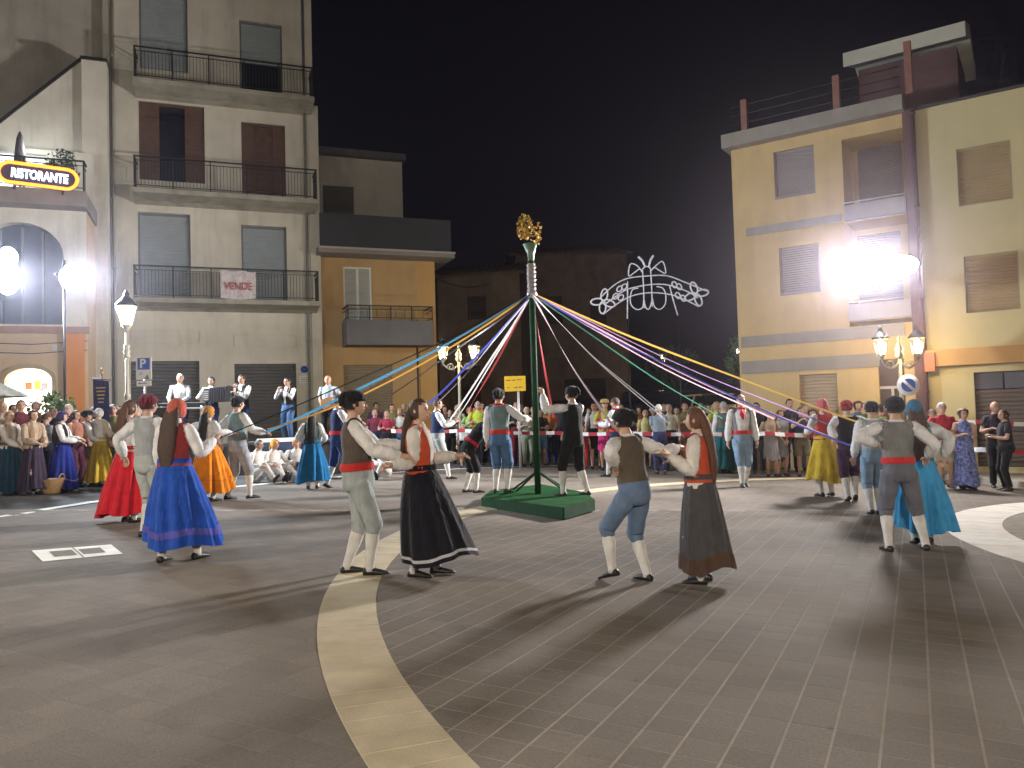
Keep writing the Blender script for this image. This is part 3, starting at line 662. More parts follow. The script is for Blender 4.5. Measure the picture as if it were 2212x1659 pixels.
part('cornice', GREYB, r4, lambda b: [b.box(-.15, ub1 + .05, -.35, 10, zr1, zr1 + .38), ])
for y0, y1 in ((300, 432), (505, 650)):
    h = B4.rect(1855, y0, 1950, y1, 1.25)
    part('balcony_door', SH4, r4, lambda b: roller(b, h[0], min(h[1], ub1 - .03), h[2] - .3, h[3], 1.18, .06))
for k, (y0, y1) in enumerate(((436, 470), (655, 690))):
    zb0, zb1 = B4.px(1890, y1)[1], B4.px(1890, y0)[1]
    bb = part('balcony', mat('balcony_parapet', (.30, .285, .30), .8, .1, 2), r4, lambda b: b.box(ub0 + .01, ub1 - .01, -.12, .02, zb0, zb1))
    part('handrail', STEEL, bb, lambda b: b.tube([(ub0, -.05, zb1 + .08), (ub1, -.05, zb1 + .08)], .02, 8))
    part('balcony_floor', YEL, r4, lambda b: b.box(ub0 + .004, ub1 - .004, .02, 1.24, zb0 - .02, zb0 + .1))
up0, up1 = B4.px(1958, 500)[0], B4.px(1984, 500)[0]
part('pilaster', RED, r4, lambda b: b.box(ub1 + .002, ub1 + .002 + (up1 - up0), -.12, 9, -1.5, zr1 + .05))
part('downpipe', RED, r4, lambda b: pipe(b, ub1 + .24, -.17, -1.2, zr1, .05))
# roof terrace: posts, rail, penthouse
for x_, yt_, yb_ in ((1602, 218, 285), (1800, 166, 250), (1955, 92, 232)):
    uu = max(.0, B4.px(x_, (yt_ + yb_) / 2, -.2)[0]); z_ = B4.px(x_, yt_, -.2)[1]
    part('terrace_post', mat('red_brown_post', (.22, .10, .075), .8, .15, 4), r4, lambda b: b.box(uu, uu + .16, -.28, -.12, zr1 + .38, z_))
part('terrace_mesh', METAL, r4, lambda b: [b.tube([(.1, -.2, zr1 + .38 + q), (ub1, -.2, zr1 + .38 + q)], .012, 5) for q in (.25, .5, .75)])
pz0, pz1 = B4.px(1830, 160, 2.2), B4.px(1960, 92, 2.2)
part('penthouse_wall', RED, r4, lambda b: b.box(pz0[0] + .3, pz0[0] + 2.75, 2.2, 4.6, zr1 + .38, pz0[1] + .02))
part('penthouse_roof', mat('pale_roof_slab', (.50, .48, .40), .85, .08, 2), r4, lambda b: b.loft([[V((pz0[0] + a, 1.7, pz0[1] + .02)), V((pz0[0] + a, 1.7, pz0[1] + .42)), V((pz0[0] + a, 3.4, pz0[1] + 1.0)), V((pz0[0] + a, 5.1, pz0[1] + .42)), V((pz0[0] + a, 5.1, pz0[1] + .02)), V((pz0[0] + a, 3.4, pz0[1] + .6))] for a in (0, 3.0)], 0, True, False))
# pale extension to the right
zr5 = B4.px(2100, 212)[1]; u5 = ub1 + (up1 - up0) + .004
W5 = [B4.rect(2068, 312, 2186, 438), B4.rect(2084, 547, 2202, 672), B4.rect(2108, 797, 2420, 1010)]
r5 = tag(B4.root('pale_yellow_building'), 'pale yellow building with square shuttered windows and a dark garage at the right edge', 'building')
part('wall', YELP, r5, lambda b: [wall_holes(b, u5, ue, -1.5, zr5, W5, .14), shell(b, u5, ue, -1.5, zr5, 10)])
for h in W5[:2]:
    wf = part('window', mat('ochre_shutter_frame', (.30, .24, .13), .7), r5, lambda b: [b.box(h[0]+.003, h[0]+.04, .06, .10, h[2], h[3]), b.box(h[1]-.04, h[1]-.003, .06, .10, h[2], h[3]), b.box(h[0]+.003, h[1]-.003, .055, .095, h[3]-.04, h[3]-.002)])
    part('shutter', mat('ochre_shutter', (.31, .225, .11), .7, .1, 2), wf, lambda b: roller(b, h[0]+.04, h[1]-.04, h[2], h[3], .10, .07))
h = W5[2]; gd = part('garage_door', mat('brown_garage', (.10, .075, .065), .6, .12, 2), r5, lambda b: roller(b, h[0], h[1], h[2], h[3] - .42, .10, .10))
part('transom', mat('transom_glass', (.09, .09, .11), .2), gd, lambda b: [b.box(h[0] + k * .62, h[0] + k * .62 + .58, .09, .11, h[3] - .40, h[3] - .02) for k in range(4)])
zc0, zc1 = B4.px(2100, 788)[1], B4.px(2100, 752)[1]
part('cornice', mat('ochre_cornice', (.46, .28, .11), .85, .1, 2), r5, lambda b: b.box(u5, ue, -.22, -.001, zc0, zc1))
part('cornice_block', mat('terracotta_block', (.45, .16, .09), .8), r5, lambda b: b.box(u5 - .02, u5 + .2, -.3, -.222, zc0 - .12, zc1 - .06))
part('roof_edge', mat('dark_roof_edge', (.05, .045, .05), .8), r5, lambda b: b.box(u5, ue, -.06, 10, zr5, zr5 + .06))
# ------------------------------------------------------------------ lamps
FILL_GAIN = 5.0  # boost of the added fill lamps over the visible lanterns
LPOST = mat('cream_lamp_paint', (.42, .39, .30), .45, .1, 8, .1, 50)
BULB = emit('bulb_warm', (1.0, .80, .46), 30.0); BULBW = emit('bulb_white', (1.0, .90, .74), 16.0)
LGL = glass('lantern_glass', (1.0, .97, .9))
def lantern(root, c, s=1.0, bulb=BULB, power=LANTERN, col=(1, .74, .40), gl_=None, rad=.07):
    c = V(c); lan = empty('lantern'); lan.parent = root
    def hexr(r, z): return [c + V((r * math.cos(k * math.pi / 3 + .3), r * math.sin(k * math.pi / 3 + .3), z)) for k in range(6)]
    def fr(b):
        lo, hi = hexr(.10 * s, -.20 * s), hexr(.19 * s, .20 * s)
        for p, q in zip(lo, hi): b.tube([p, q], .014 * s, 5)
        for r in (lo, hi): b.tube(r + [r[0]], .016 * s, 5)
        b.tube([c + V((0, 0, -.34 * s)), c + V((0, 0, -.26 * s)), c + V((0, 0, -.2 * s))], [.03 * s, .06 * s, .105 * s], 8)
    part('lantern_frame', LPOST, lan, fr)
    part('lantern_roof', METAL, lan, lambda b: b.tube([c + V((0, 0, z * s)) for z in (.205, .24, .36, .40, .44, .50, .54)], [.215 * s, .20 * s, .09 * s, .05 * s, .06 * s, .03 * s, .008 * s], 12))
    part('glass', gl_ or LGL, lan, lambda b: b.loft([hexr(.097 * s, -.19 * s), hexr(.185 * s, .19 * s)], 0, False, False))
    part('bulb', bulb, lan, lambda b: b.ell(c + V((0, 0, .07 * s)), (.075 * s, .075 * s, .12 * s), 10, 8))
    if power:
        o = point_lamp('lantern_light', (0, 0, 0), power, col, rad); o.parent = root; o.location = c + V((0, 0, -.06 * s))
def post_profile(b, h, r=.05):
    zs = [(0, .15), (.12, .15), (.14, .11), (.55, .09), (.6, .12), (.66, .12), (.7, .065), (h * .55, r), (h * .56, r * 1.5), (h * .575, r * 1.5), (h * .59, r), (h, r * .75)]
    b.tube([(0, 0, z) for z, _ in zs], [q for _, q in zs], 12)
def twin_lamp(x, d, ytop, label, spread=.5, s=1.0, z0=-.1):
    p = GD(x, d); r = tag(empty('street_lamp', p), label, 'street lamp', 'twin lantern street lamps')
    pm_ = FPX / d; ht = (HOR + FPX * CAMH / d - ytop) / pm_
    part('post', LPOST, r, lambda b: post_profile(b, ht - .55))
    part('finial', LPOST, r, lambda b: b.tube([(0, 0, ht - .55 + z) for z in (0, .08, .16, .22, .3, .42, .46, .5, .55)], [.05, .10, .07, .10, .06, .025, .045, .03, .004], 10))
    for sx in (-1, 1):
        def arm(b):
            pts = [V((sx * spread * t, 0, ht - .62 - .17 * math.sin(math.pi * t) + .02 * t)) for t in [k / 10 for k in range(11)]]
            b.tube(pts, .022, 7)
            sp = []
            for k in range(22):
                a = k / 21 * 2.6 * math.pi; rr = .11 * (1 - k / 26); sp.append(V((sx * (spread * .52 + rr * math.cos(a)), 0, ht - .68 + rr * math.sin(a) - .02)))
            b.tube(sp, .014, 6)
        part('arm', LPOST, r, arm)
        lantern(r, (sx * spread, 0, ht - .27), s * .92)
    return r, p, ht
lampA, lampA_p, lampA_h = twin_lamp(997, 24, 742, 'lit twin lantern street lamp on a pale post left of the maypole', .48, 1.05)
lampB, lampB_p, lampB_h = twin_lamp(1956, 18.2, 722, 'lit twin lantern street lamp carrying the round no parking sign', .42, 1.0)
def fill_lamp(x, y, label, k_=1.0):  # unseen lamps added to brighten the near and outer sides of the dancers
    p = V((x, y, -SL * x)); r = tag(empty('street_lamp', p), label, 'street lamp', 'twin lantern street lamps'); ht = 4.0
    part('post', LPOST, r, lambda b: post_profile(b, ht - .55))
    for sx in (-1, 1):
        part('arm', LPOST, r, lambda b: b.tube([V((sx * .45 * t, 0, ht - .62 - .17 * math.sin(math.pi * t))) for t in [k / 10 for k in range(11)]], .022, 7))
        lantern(r, (sx * .45, 0, ht - .27), .95, BULBW, LANTERN * FILL_GAIN * k_, (1, .89, .76), None, .22)
fill_lamp(-9.0, 4.2, 'added fill lamp in twin lantern form, out of view to the left', 2.0); fill_lamp(12.0, 5.6, 'added fill lamp in twin lantern form, out of view to the right'); fill_lamp(.8, -4.5, 'added fill lamp in twin lantern form, out of view on the near side', 4.6)
# round no-parking sign, own thing on the lamp post
pc = P(1962, 832, 18.0)
rs = tag(empty('no_parking_sign', pc), 'round white sign with blue centre and white diagonal bar on the right lamp post', 'sign')
rs.rotation_euler = (0, 0, R(-8))
part('sign_plate', WHITEP, rs, lambda b: b.tube([(0, -.012, 0), (0, .012, 0)], .245, 28, ref=(1, 0, 0)))
SBLUE = mat('sign_blue_field', (.03, .11, .55), .45, .05)
def halves(b):
    n_ = 14
    for sg in (1, -1):
        a0 = R(-45) + (0 if sg == 1 else math.pi); pts = []
        for k in range(n_ + 1):
            a = a0 + R(12) + (math.pi - R(24)) * k / n_; pts.append(V((.155 * math.cos(a), -.017, .155 * math.sin(a))))
        b.add(pts, [tuple(range(len(pts)))], 0, False)
part('sign_field', SBLUE, rs, halves)
part('clamp', STEEL, rs, lambda b: b.box(-.03, .03, .012, .16, -.03, .03))
# single lantern on the left
p = GD(277, 17.5); rl = tag(empty('street_lamp', p), 'single bright lantern street lamp in front of the cream apartment block', 'street lamp')
htl = (HOR + FPX * CAMH / 17.5 - 632) / (FPX / 17.5)
part('post', LPOST, rl, lambda b: [post_profile(b, htl - .86, .045), b.tube([(0, 0, htl - 1.45 + z) for z in (0, .05, .1, .16, .2, .27, .32)], [.05, .085, .055, .09, .055, .075, .04], 10)])
lantern(rl, (0, 0, htl - .5), 1.12, BULBW, 160, (1, .86, .62), emit('opal_glass_lit', (1.0, .90, .72), 7.0))
# floodlights
FLH = mat('flood_housing', (.05, .05, .055), .4, .1, metal=.4)
def flood(name, label, c, target, heads, size, lens, power, col, tilt=0.0, stand=True, spread=R(130), grp='floodlights on tripod stands'):
    """a bank of lamp heads with domed diffusers: (x, z, half width, half height)"""
    c = V(c); d = (V(target) - c).normalized(); rx = d.cross(V((0, 0, 1))).normalized(); uz = rx.cross(d)
    ca, sa = math.cos(tilt), math.sin(tilt); rx, uz = rx * ca + uz * sa, uz * ca - rx * sa
    base = V((c.x, c.y, gz(c))); r = tag(empty(name, base), label, 'floodlight', grp); lc = c - base
    for hx, hz_, wx, wz in heads:          # each head: a glowing dome standing in for the glare blob, in a dished housing
        q = lc + rx * hx + uz * hz_
        def dome(b, k, dz, sgn, n=24):
            b.loft([[q + d * (dz + sgn * .16 * math.sin(t)) + rx * (wx * k * math.cos(t) * math.cos(p)) + uz * (wz * k * math.cos(t) * math.sin(p)) for p in [2 * math.pi * j / n for j in range(n)]] for t in [R(3) + R(84) * i / 7 for i in range(8)]], 0, True)
        hd_ = part('lamp_head', FLH, r, lambda b: dome(b, 1.02, -.01, -1))
        part('glare_dome', lens, hd_, lambda b: dome(b, 1.0, .004, 1))
    part('yoke', METAL, r, lambda b: b.tube([lc - rx * wx * .8 - d * .2, lc - d * .26, lc + rx * wx * .8 - d * .2], .025, 8))
    if stand:
        part('mast', METAL, r, lambda b: b.tube([V((lc.x - d.x * .26, lc.y - d.y * .26, .5)), lc - d * .26 + V((0, 0, .4))], .03, 8))
        for a in range(3):
            t = a * 2.094 + .4
            part('leg', METAL, r, lambda b: b.tube([V((lc.x - d.x * .26, lc.y - d.y * .26, 1.1)), V((lc.x - d.x * .26 + .7 * math.cos(t), lc.y - d.y * .26 + .7 * math.sin(t), 0))], .018, 6))
    l = area_lamp('flood_light', c + d * .2, c + d * 5, power, size, col, spread); l.parent = r; l.location = lc + d * .2
    return r
LENSC = emit('flood_lens_cool', (.80, .91, 1.0), 45); LENSW = emit('flood_lens_white', (1.0, .94, .95), 45)
aimL = GD(1600, 17) + V((0, 0, 3.0)); aimR = GD(700, 14) + V((0, 0, 5.0)); aimR2 = GD(1900, 8) + V((0, 0, .3))
flood('floodlight', 'blinding floodlight cluster on a stand at the far left edge', P(16, 600, 18.6), aimL, [(0, 0, .40, .40), (.08, .48, .28, .24)], (1.0, .85), LENSC, FLOOD_L, (.78, .89, 1.0))
flood('floodlight', 'round blinding cool floodlight between restaurant arch and lantern', P(160, 600, 18.9), aimL, [(0, 0, .46, .36)], (1.0, .85), LENSC, FLOOD_L, (.78, .89, 1.0))
fr_c = P(1893, 585, 18.6)
rf_ = flood('floodlight', 'wide blinding white floodlight bank fixed before the recessed balcony bay on the right', fr_c, aimR2, [(0, 0, .90, .35)], (1.6, .6), LENSW, FLOOD_R * .3, (1.0, .95, .92), R(-6), False, R(150), 'wall floodlight')
l_ = area_lamp('flood_light', fr_c, aimR, FLOOD_R * 1.25, (1.6, .72), (1.0, .95, .92), R(106)); l_.parent = rf_; l_.location = fr_c - rf_.location + (aimR - fr_c).normalized() * .45
lc = fr_c - rf_.location
part('bracket', METAL, rf_, lambda b: [b.tube([lc + V((.35, .3, -.1)), lc + V((.9, 1.7, -.2))], .03, 6), b.tube([lc + V((-.35, .3, -.1)), lc + V((.3, 1.9, -.2))], .03, 6)])

# far street lamps up the hill street
for x_, y_, d_, lb in ((1432, 775, 40, 'small distant lantern lamp shining above the parked cars'), (1594, 762, 34, 'small lantern lamp above the lit conical tree beside the yellow building')):
    p = P(x_, y_, d_); z0 = -SL * p.x + max(0, (d_ - 26) * .14)
    r = tag(empty('street_lamp', (p.x, p.y, z0)), lb, 'street lamp', 'distant street lamps')
    part('post', METAL, r, lambda b: b.tube([(0, 0, 0), (0, 0, p.z - z0 - .3)], [.06, .04], 8))
    lantern(r, (0, 0, p.z - z0), 1.0, BULB, 30)

# ------------------------------------------------------------------ festival light arch
def Z7(x, y): return 967.8 + x * .2917, 414.8 + y * .2917
LA = 27.0
la_c = P(*Z7(1480, 720), LA); lroot = tag(empty('light_arch', (la_c.x, la_c.y, gz(la_c))), 'white butterfly shaped festival light arch glowing against the night sky', 'festive light')
ROPE = emit('light_rope', (.86, .86, .95), .13)
def rope(name, lines, r=.020):
    def fn(b):
        for ln in lines:
            pts = [P(*Z7(*q), LA) - lroot.location for q in ln]
            # smooth
            sm = []
            for i in range(len(pts) - 1):
                p0, p1, p2, p3 = pts[max(i-1, 0)], pts[i], pts[i+1], pts[min(i+2, len(pts)-1)]
                for k in range(5):
                    t = k / 5; sm.append(.5 * ((2*p1) + (p2-p0)*t + (2*p0-5*p1+4*p2-p3)*t*t + (3*p1-p0-3*p2+p3)*t**3))
            sm.append(pts[-1]); b.tube(sm, [r * (1 + .3 * (i % 2)) for i in range(len(sm))], 6)
    part(name, ROPE, lroot, fn)
rope('arch_rope', [[(1120,790),(1230,690),(1330,640),(1470,622),(1620,620),(1760,670),(1920,735)]])
rope('arch_rope', [[(1165,830),(1240,775),(1330,720),(1500,685),(1640,690),(1780,740),(1850,785)]])
rope('arch_rope', [[(1150,905),(1250,830),(1360,770),(1500,745),(1650,760),(1760,800),(1860,850)]])
rope('butterfly_body', [[(1440,570),(1448,700),(1452,860)], [(1500,565),(1508,700),(1512,850)], [(1440,570),(1470,550),(1500,565)]])
rope('antenna', [[(1460,555),(1440,510),(1408,478)]], .034); rope('antenna', [[(1488,555),(1500,505),(1522,470)]], .034)
rope('wing', [[(1440,595),(1400,545),(1350,535),(1338,620),(1375,600),(1420,570),(1440,595)]])
rope('wing', [[(1500,585),(1540,545),(1590,515),(1612,600),(1565,580),(1530,560),(1500,585)]])
rope('wing', [[(1410,712),(1365,725),(1350,790),(1360,840),(1400,870),(1440,855),(1450,800)]])
rope('wing', [[(1452,800),(1465,855),(1490,865),(1512,800)]])
rope('wing', [[(1545,700),(1590,712),(1612,760),(1608,830),(1570,868),(1530,850),(1514,790)]])
def petal(cx, cy, ang, L=55, w_=26):
    pts = []
    for k in range(9):
        t = 2 * math.pi * k / 8; a = L * (1 - math.cos(t)) / 1.0; bq = w_ * math.sin(t)
        pts.append((cx + a * math.cos(ang) - bq * math.sin(ang), cy + a * math.sin(ang) + bq * math.cos(ang)))
    return pts
for cx, cy, an in ((1150, 808, (-80, 175, 95, 20)), (1838, 755, (-110, -10, 70, 155))):
    for a in an: rope('petal', [petal(cx, cy, R(a), 46, 24)], .026)
for a in ((1255,735),(1290,720),(1265,800),(1225,790),(1665,665),(1700,680),(1690,745),(1730,765)): rope('leaf', [petal(a[0], a[1], R(-50 if a[0] < 1400 else 60), 24, 16)], .022)
rope('leg', [[(1330,660),(1330,800),(1328,940)]]); rope('leg', [[(1640,690),(1668,800),(1702,915)]])
for q in ((1328, 940), (1702, 915)):
    p = P(*Z7(*q), LA) - lroot.location
    part('support_pole', METAL, lroot, lambda b: b.tube([p, V((p.x, p.y, -.3))], .03, 6))

# ------------------------------------------------------------------ maypole
MP = G(1163, 1089); mpd = depth(MP); mpm = FPX / mpd
GREEN = mat('green_paint', (.008, .045, .016), .7, .3, 5, .3, 40, spec=.15); GREENP = mat('green_boards', (.006, .060, .014), .85, .45, 4, .4, 40, stain=.5, spec=.08)
base = tag(empty('platform', MP), 'low green wooden platform carrying the maypole and two men', 'platform')
def gpt(x, y, z=0): p = G(x, y) - MP; return V((p.x, p.y, z))
corn = [gpt(1042, 1094), gpt(1218, 1124), gpt(1284, 1106), gpt(1262, 1088), gpt(1170, 1066), gpt(1062, 1077)]
zp = .17
part('deck', GREENP, base, lambda b: [b.loft([[V((p.x, p.y, z)) for p in corn] for z in (.02, zp)], 0, True, False)])
part('skirting', GREEN, base, lambda b: [b.obox((a + c) / 2 + V((0, 0, zp / 2)), (c - a) / 2, (c - a).cross(V((0, 0, 1))).normalized() * .014, V((0, 0, zp / 2 - .004))) for a, c in zip(corn, corn[1:] + corn[:1])])
pole = tag(empty('maypole', MP + V((0, 0, zp))), 'tall green maypole topped by a golden flower wreath with ribbons fanning out', 'maypole')
def mz(y): return (1089 - y) / mpm - zp
zr = mz(632)
part('pole', GREEN, pole, lambda b: b.tube([(0, 0, 0), (0, 0, mz(560))], .052, 12))
part('sleeve', mat('silver_tinsel', (.30, .27, .27), .7, .5, 30, .8, 60), pole, lambda b: b.tube([(0, 0, zr + (mz(566) - zr) * k / 24) for k in range(25)], [.062 + .014 * (k % 2) for k in range(25)], 9, fold=(.2, 3, 0)))
part('ribbon_hub', STEEL, pole, lambda b: b.tube([(0, 0, zr - .08), (0, 0, zr - .06), (0, 0, zr + .02), (0, 0, zr + .04)], [.05, .085, .085, .05], 12))
part('neck', mat('green_foil', (.10, .17, .11), .5, .3, 12, .4, 40), pole, lambda b: b.tube([(0, 0, mz(568)), (0, 0, mz(545)), (0, 0, mz(522))], [.045, .06, .12], 10, fold=(.12, 5, 0)))
def wreath(b):
    rr = random.Random(5); c = V((-.085, 0, mz(486)))
    for k in range(620):
        t = rr.uniform(0, 2 * math.pi); q = V((rr.gauss(0, .060), rr.gauss(0, .062), rr.gauss(0, .105)))
        if (q.x / .145) ** 2 + (q.y / .145) ** 2 + (q.z / .225) ** 2 > 1: continue
        if rr.random() < .12: q += V((.19, 0, -.12))
        p = c + q; s_ = rr.uniform(.022, .042); n_ = V((rr.gauss(0, 1), rr.gauss(-.4, 1), rr.gauss(.2, 1))).normalized(); a = n_.orthogonal().normalized() * s_; bb = n_.cross(a)
        b.add([p - a, p + bb * .8 + n_ * s_ * .4, p + a, p - bb * .8 + n_ * s_ * .4], [(0, 1, 2, 3)], rr.choice((0, 0, 0, 0, 1)), False)
part('flower_wreath', [mat('gold_petals', (.60, .38, .08), .6, .3, 20), mat('leaf_dark_green', (.05, .075, .02), .6, .3, 20)], pole, wreath)['kind'] = 'stuff'
for a, c in ((1104, 1080), (1222, 1078)):
    e = gpt(a, c); e = V((e.x, e.y, .0)); 
    part('strut', GREEN, pole, lambda b: b.tube([V((e.x, e.y, 0)), V((0, 0, mz(1018)))], .018, 7))
for a, c in ((.45, .5), (-.35, .55)):
    part('strut', GREEN, pole, lambda b: b.tube([V((a, c, 0)), V((0, 0, mz(1018)))], .018, 7))
HUB = pole.location + V((0, 0, zr))
def ribbon(col, name, end, label, wd=.045, sag=.10, tw=.7):
    wd *= .8; end = V(end)
    end = V(end); r0_ = MB(); n_ = 26; L_, R_ = [], []
    d = (end - HUB); dn_ = d.normalized(); s_ = dn_.cross(V((0, 0, 1))).normalized(); t_ = s_.cross(dn_)
    for k in range(n_ + 1):
        t = k / n_; p = d * t + V((0, 0, -sag * .8 * math.sin(math.pi * t) - .012 * math.sin(9 * t + len(label)))) + dn_ * .07 * (1 - t)
        a = .9 * math.sin(tw * 4 * t + len(label)) + 1.2; w_ = (s_ * math.cos(a) + t_ * math.sin(a)) * wd / 2
        L_.append(p + w_); R_.append(p - w_)
    r0_.loft([L_, R_], 0, False, True, False)
    m_ = mat('ribbon_' + name, col, .5, .1, 10, spec=.4); tt = m_.node_tree; pb_ = tt.nodes['Principled BSDF']
    tl = tt.nodes.new('ShaderNodeBsdfTranslucent'); tl.inputs[0].default_value = (*col, 1); mi_ = tt.nodes.new('ShaderNodeMixShader'); mi_.inputs[0].default_value = .4
    tt.links.new(pb_.outputs[0], mi_.inputs[1]); tt.links.new(tl.outputs[0], mi_.inputs[2]); tt.links.new(mi_.outputs[0], tt.nodes['Material Output'].inputs[0])
    o = r0_.build('ribbon', m_); o.location = HUB
    return tag(o, label, 'ribbon', 'maypole ribbons')

# ------------------------------------------------------------------ small things in the square
def foliage(b, c, rad, n, leaf, seed, mats=2):
    rr = random.Random(seed); c = V(c)
    cl = [V((rr.gauss(0, .55), rr.gauss(0, .55), rr.gauss(0, .55))) for _ in range(14)]
    for k in range(n):
        q = rr.choice(cl) + V((rr.gauss(0, .26), rr.gauss(0, .26), rr.gauss(0, .26)))
        if q.length > 1.25: q *= 1.25 / q.length
        p = c + V((q.x * rad[0], q.y * rad[1], q.z * rad[2])); s_ = leaf * rr.uniform(.6, 1.3)
        n_ = V((rr.gauss(0, 1), rr.gauss(0, 1), rr.gauss(.5, 1))).normalized(); a = n_.orthogonal().normalized(); a = (Matrix.Rotation(rr.uniform(0, 6.28), 3, n_) @ a) * s_; bb = n_.cross(a) * .45
        b.add([p - a, p + bb, p + a, p - bb], [(0, 1, 2, 3)], rr.randrange(mats), False)
LEAF = [mat('leaf_green', (.06, .12, .035), .55, .3, 20), mat('leaf_light', (.10, .17, .05), .55, .3, 20)]
TERRA = mat('terracotta', (.36, .15, .08), .8, .15, 6)
def potted(name, label, base_, h, rad, n, leaf, seed, mats=LEAF, cat='plant', potr=.22):
    r = tag(empty(name, base_), label, cat)
    part('pot', TERRA, r, lambda b: b.tube([(0, 0, 0), (0, 0, .3), (0, 0, .34), (0, 0, .36)], [potr * .7, potr, potr * 1.1, potr * 1.08], 16))
    part('stem', mat('bark', (.10, .07, .045), .9, .3, 20), r, lambda b: [b.tube([(0, 0, .3), (.04 * k, .03 * k, h - rad[2] * .5), (.12 * k, .1 * k, h)], [.03, .02, .008], 6) for k in (-1, 0, 1, 2)])
    part('crown', mats, r, lambda b: foliage(b, (0, 0, h), rad, n, leaf, seed, len(mats))); return r
pb = GD(110, 17.2)
potted('shrub', 'round green shrub before the bright arched restaurant doorway', pb, 1.62, (.38, .38, .42), 1500, .05, 3)
pt = B0.o + B0.u * B0.px(126, 335, -.2)[0] + B0.n * .5 + V((0, 0, zt))
potted('terrace_plant', 'dark leafy potted plant above the RISTORANTE sign on the terrace', pt, .95, (.36, .36, .40), 900, .05, 4, [mat('leaf_dark', (.02, .045, .02), .6, .3, 20), LEAF[0]], potr=.16)
FLW = [mat('red_petals', (.55, .05, .02), .6, .2, 20), mat('coral_petals', (.62, .16, .07), .6, .2, 20), LEAF[0]]
potted('geranium', 'red geranium in bloom at the foot of the lantern post', GD(262, 17.0), 1.52, (.22, .2, .14), 500, .035, 9, FLW, 'plant', .18)
potted('small_tree', 'small conical tree lit yellow by the lantern next to the yellow building', GD(1597, 27.0) + V((0, 0, .4)), 2.9, (.32, .32, .85), 1100, .06, 12)
potted('street_tree', 'dark leafy tree between the parked cars on the hill street', GD(1462, 36.0) + V((0, 0, 1.0)), 2.7, (1.0, 1.0, .75), 1500, .09, 14, [mat('leaf_dark', (.02, .045, .02), .6), LEAF[0]])
# closed parasol on the terrace, open parasol beside the doorway
pu = B0.o + B0.u * B0.px(38, 335, .6)[0] + B0.n * .9 + V((0, 0, zt))
r = tag(empty('closed_parasol', pu), 'tall closed dark parasol on the restaurant terrace above the sign', 'parasol')
part('pole', METAL, r, lambda b: b.tube([(0, 0, 0), (0, 0, 2.0)], .025, 8))
part('canopy', cloth('charcoal', (.09, .085, .085)), r, lambda b: b.tube([(0, 0, z) for z in (.45, .6, 1.2, 1.8, 2.0)], [.16, .19, .14, .08, .02], 12, fold=(.18, 6, 0)))
p = GD(-20, 17.5); r = tag(empty('open_parasol', p), 'pale open parasol at the left edge beside the restaurant doorway', 'parasol')
part('pole', STEEL, r, lambda b: b.tube([(0, 0, 0), (0, 0, 2.25)], .025, 8))
part('canopy', cloth('pale_canvas', (.45, .46, .42)), r, lambda b: b.loft([[V((q * math.cos(k * math.pi / 4), q * math.sin(k * math.pi / 4), z)) for k in range(8)] for q, z in ((.75, 1.86), (.74, 1.9), (.4, 2.08), (.02, 2.26))], 0, False, False))
# processional standard
p = GD(222, 16.4); r = tag(empty('standard', p), 'dark blue processional standard with gold embroidery above the crowd on the left', 'banner')
ztop = (HOR + FPX * CAMH / 16.4 - 808) / (FPX / 16.4)
part('staff', WOODB, r, lambda b: b.tube([(0, 0, 0), (0, 0, ztop)], .018, 8))
part('finial', mat('brass', (.5, .35, .12), .35, .1, metal=.8), r, lambda b: b.tube([(0, 0, ztop + z) for z in (0, .02, .05, .07, .11, .14)], [.02, .04, .04, .02, .03, .003], 8))
part('crossbar', WOODB, r, lambda b: b.tube([(-.20, -.02, ztop - .08), (.20, -.02, ztop - .13)], .014, 6))
part('cloth', cloth('standard_blue', (.025, .03, .10)), r, lambda b: b.loft([[V((-.17 + .34 * i / 8, -.03 + .012 * math.sin(i * 1.4 + j * .3), ztop - .1 - .05 * i / 8 - .95 * j / 8)) for i in range(9)] for j in range(9)], 0, False, True, False))
part('embroidery', mat('gold_thread', (.42, .30, .09), .5, .2, 30), r, lambda b: [b.box(-.10 + .012 * q, .10 - .01 * q, -.05, -.046, ztop - .30 - q * .075, ztop - .27 - q * .075) for q in range(5)])
# parking sign
p = GD(314, 17.2); r = tag(empty('parking_sign', p), 'blue and white P parking sign with panels below beside the lantern post', 'sign')
s_ = FPX / 17.2; yb = HOR + FPX * CAMH / 17.2
def zz(y): return (yb - y) / s_
part('post', STEEL, r, lambda b: b.tube([(0, .03, 0), (0, .03, zz(770))], .025, 8))
hw2 = 17 / s_
part('sign_plate', WHITEP, r, lambda b: [b.box(-hw2, hw2, -.012, 0, zz(820), zz(770))])
part('sign_field', SBLUE, r, lambda b: b.box(-hw2 * .8, hw2 * .75, -.016, -.0125, zz(798), zz(773)))
part('lower_plate', WHITEP, r, lambda b: b.box(-hw2 * .95, hw2 * .9, -.012, 0, zz(834), zz(822)))
text('P', .27, WHITEP, r, (-.02, -.019, (zz(798) + zz(773)) / 2), (R(90), 0, 0), 'lettering', .006, .002)
part('arrow', BLACKP, r, lambda b: [b.box(-.09, .06, -.016, -.0125, zz(828.5), zz(827.3)), b.add([(-.13, -.0145, zz(828)), (-.085, -.0145, zz(826)), (-.085, -.0145, zz(830))], [(0, 1, 2)], 0, False)])
part('panel_marks', mat('grey_print', (.25, .25, .28), .6), r, lambda b: [b.box(-.10, -.02, -.016, -.0125, zz(806), zz(804.8)), b.box(-.10, -.04, -.016, -.0125, zz(809), zz(808)), b.add([(.0, -.0145, zz(819)), (.12, -.0145, zz(819)), (.08, -.0145, zz(808))], [(0, 1, 2)], 0, False)])
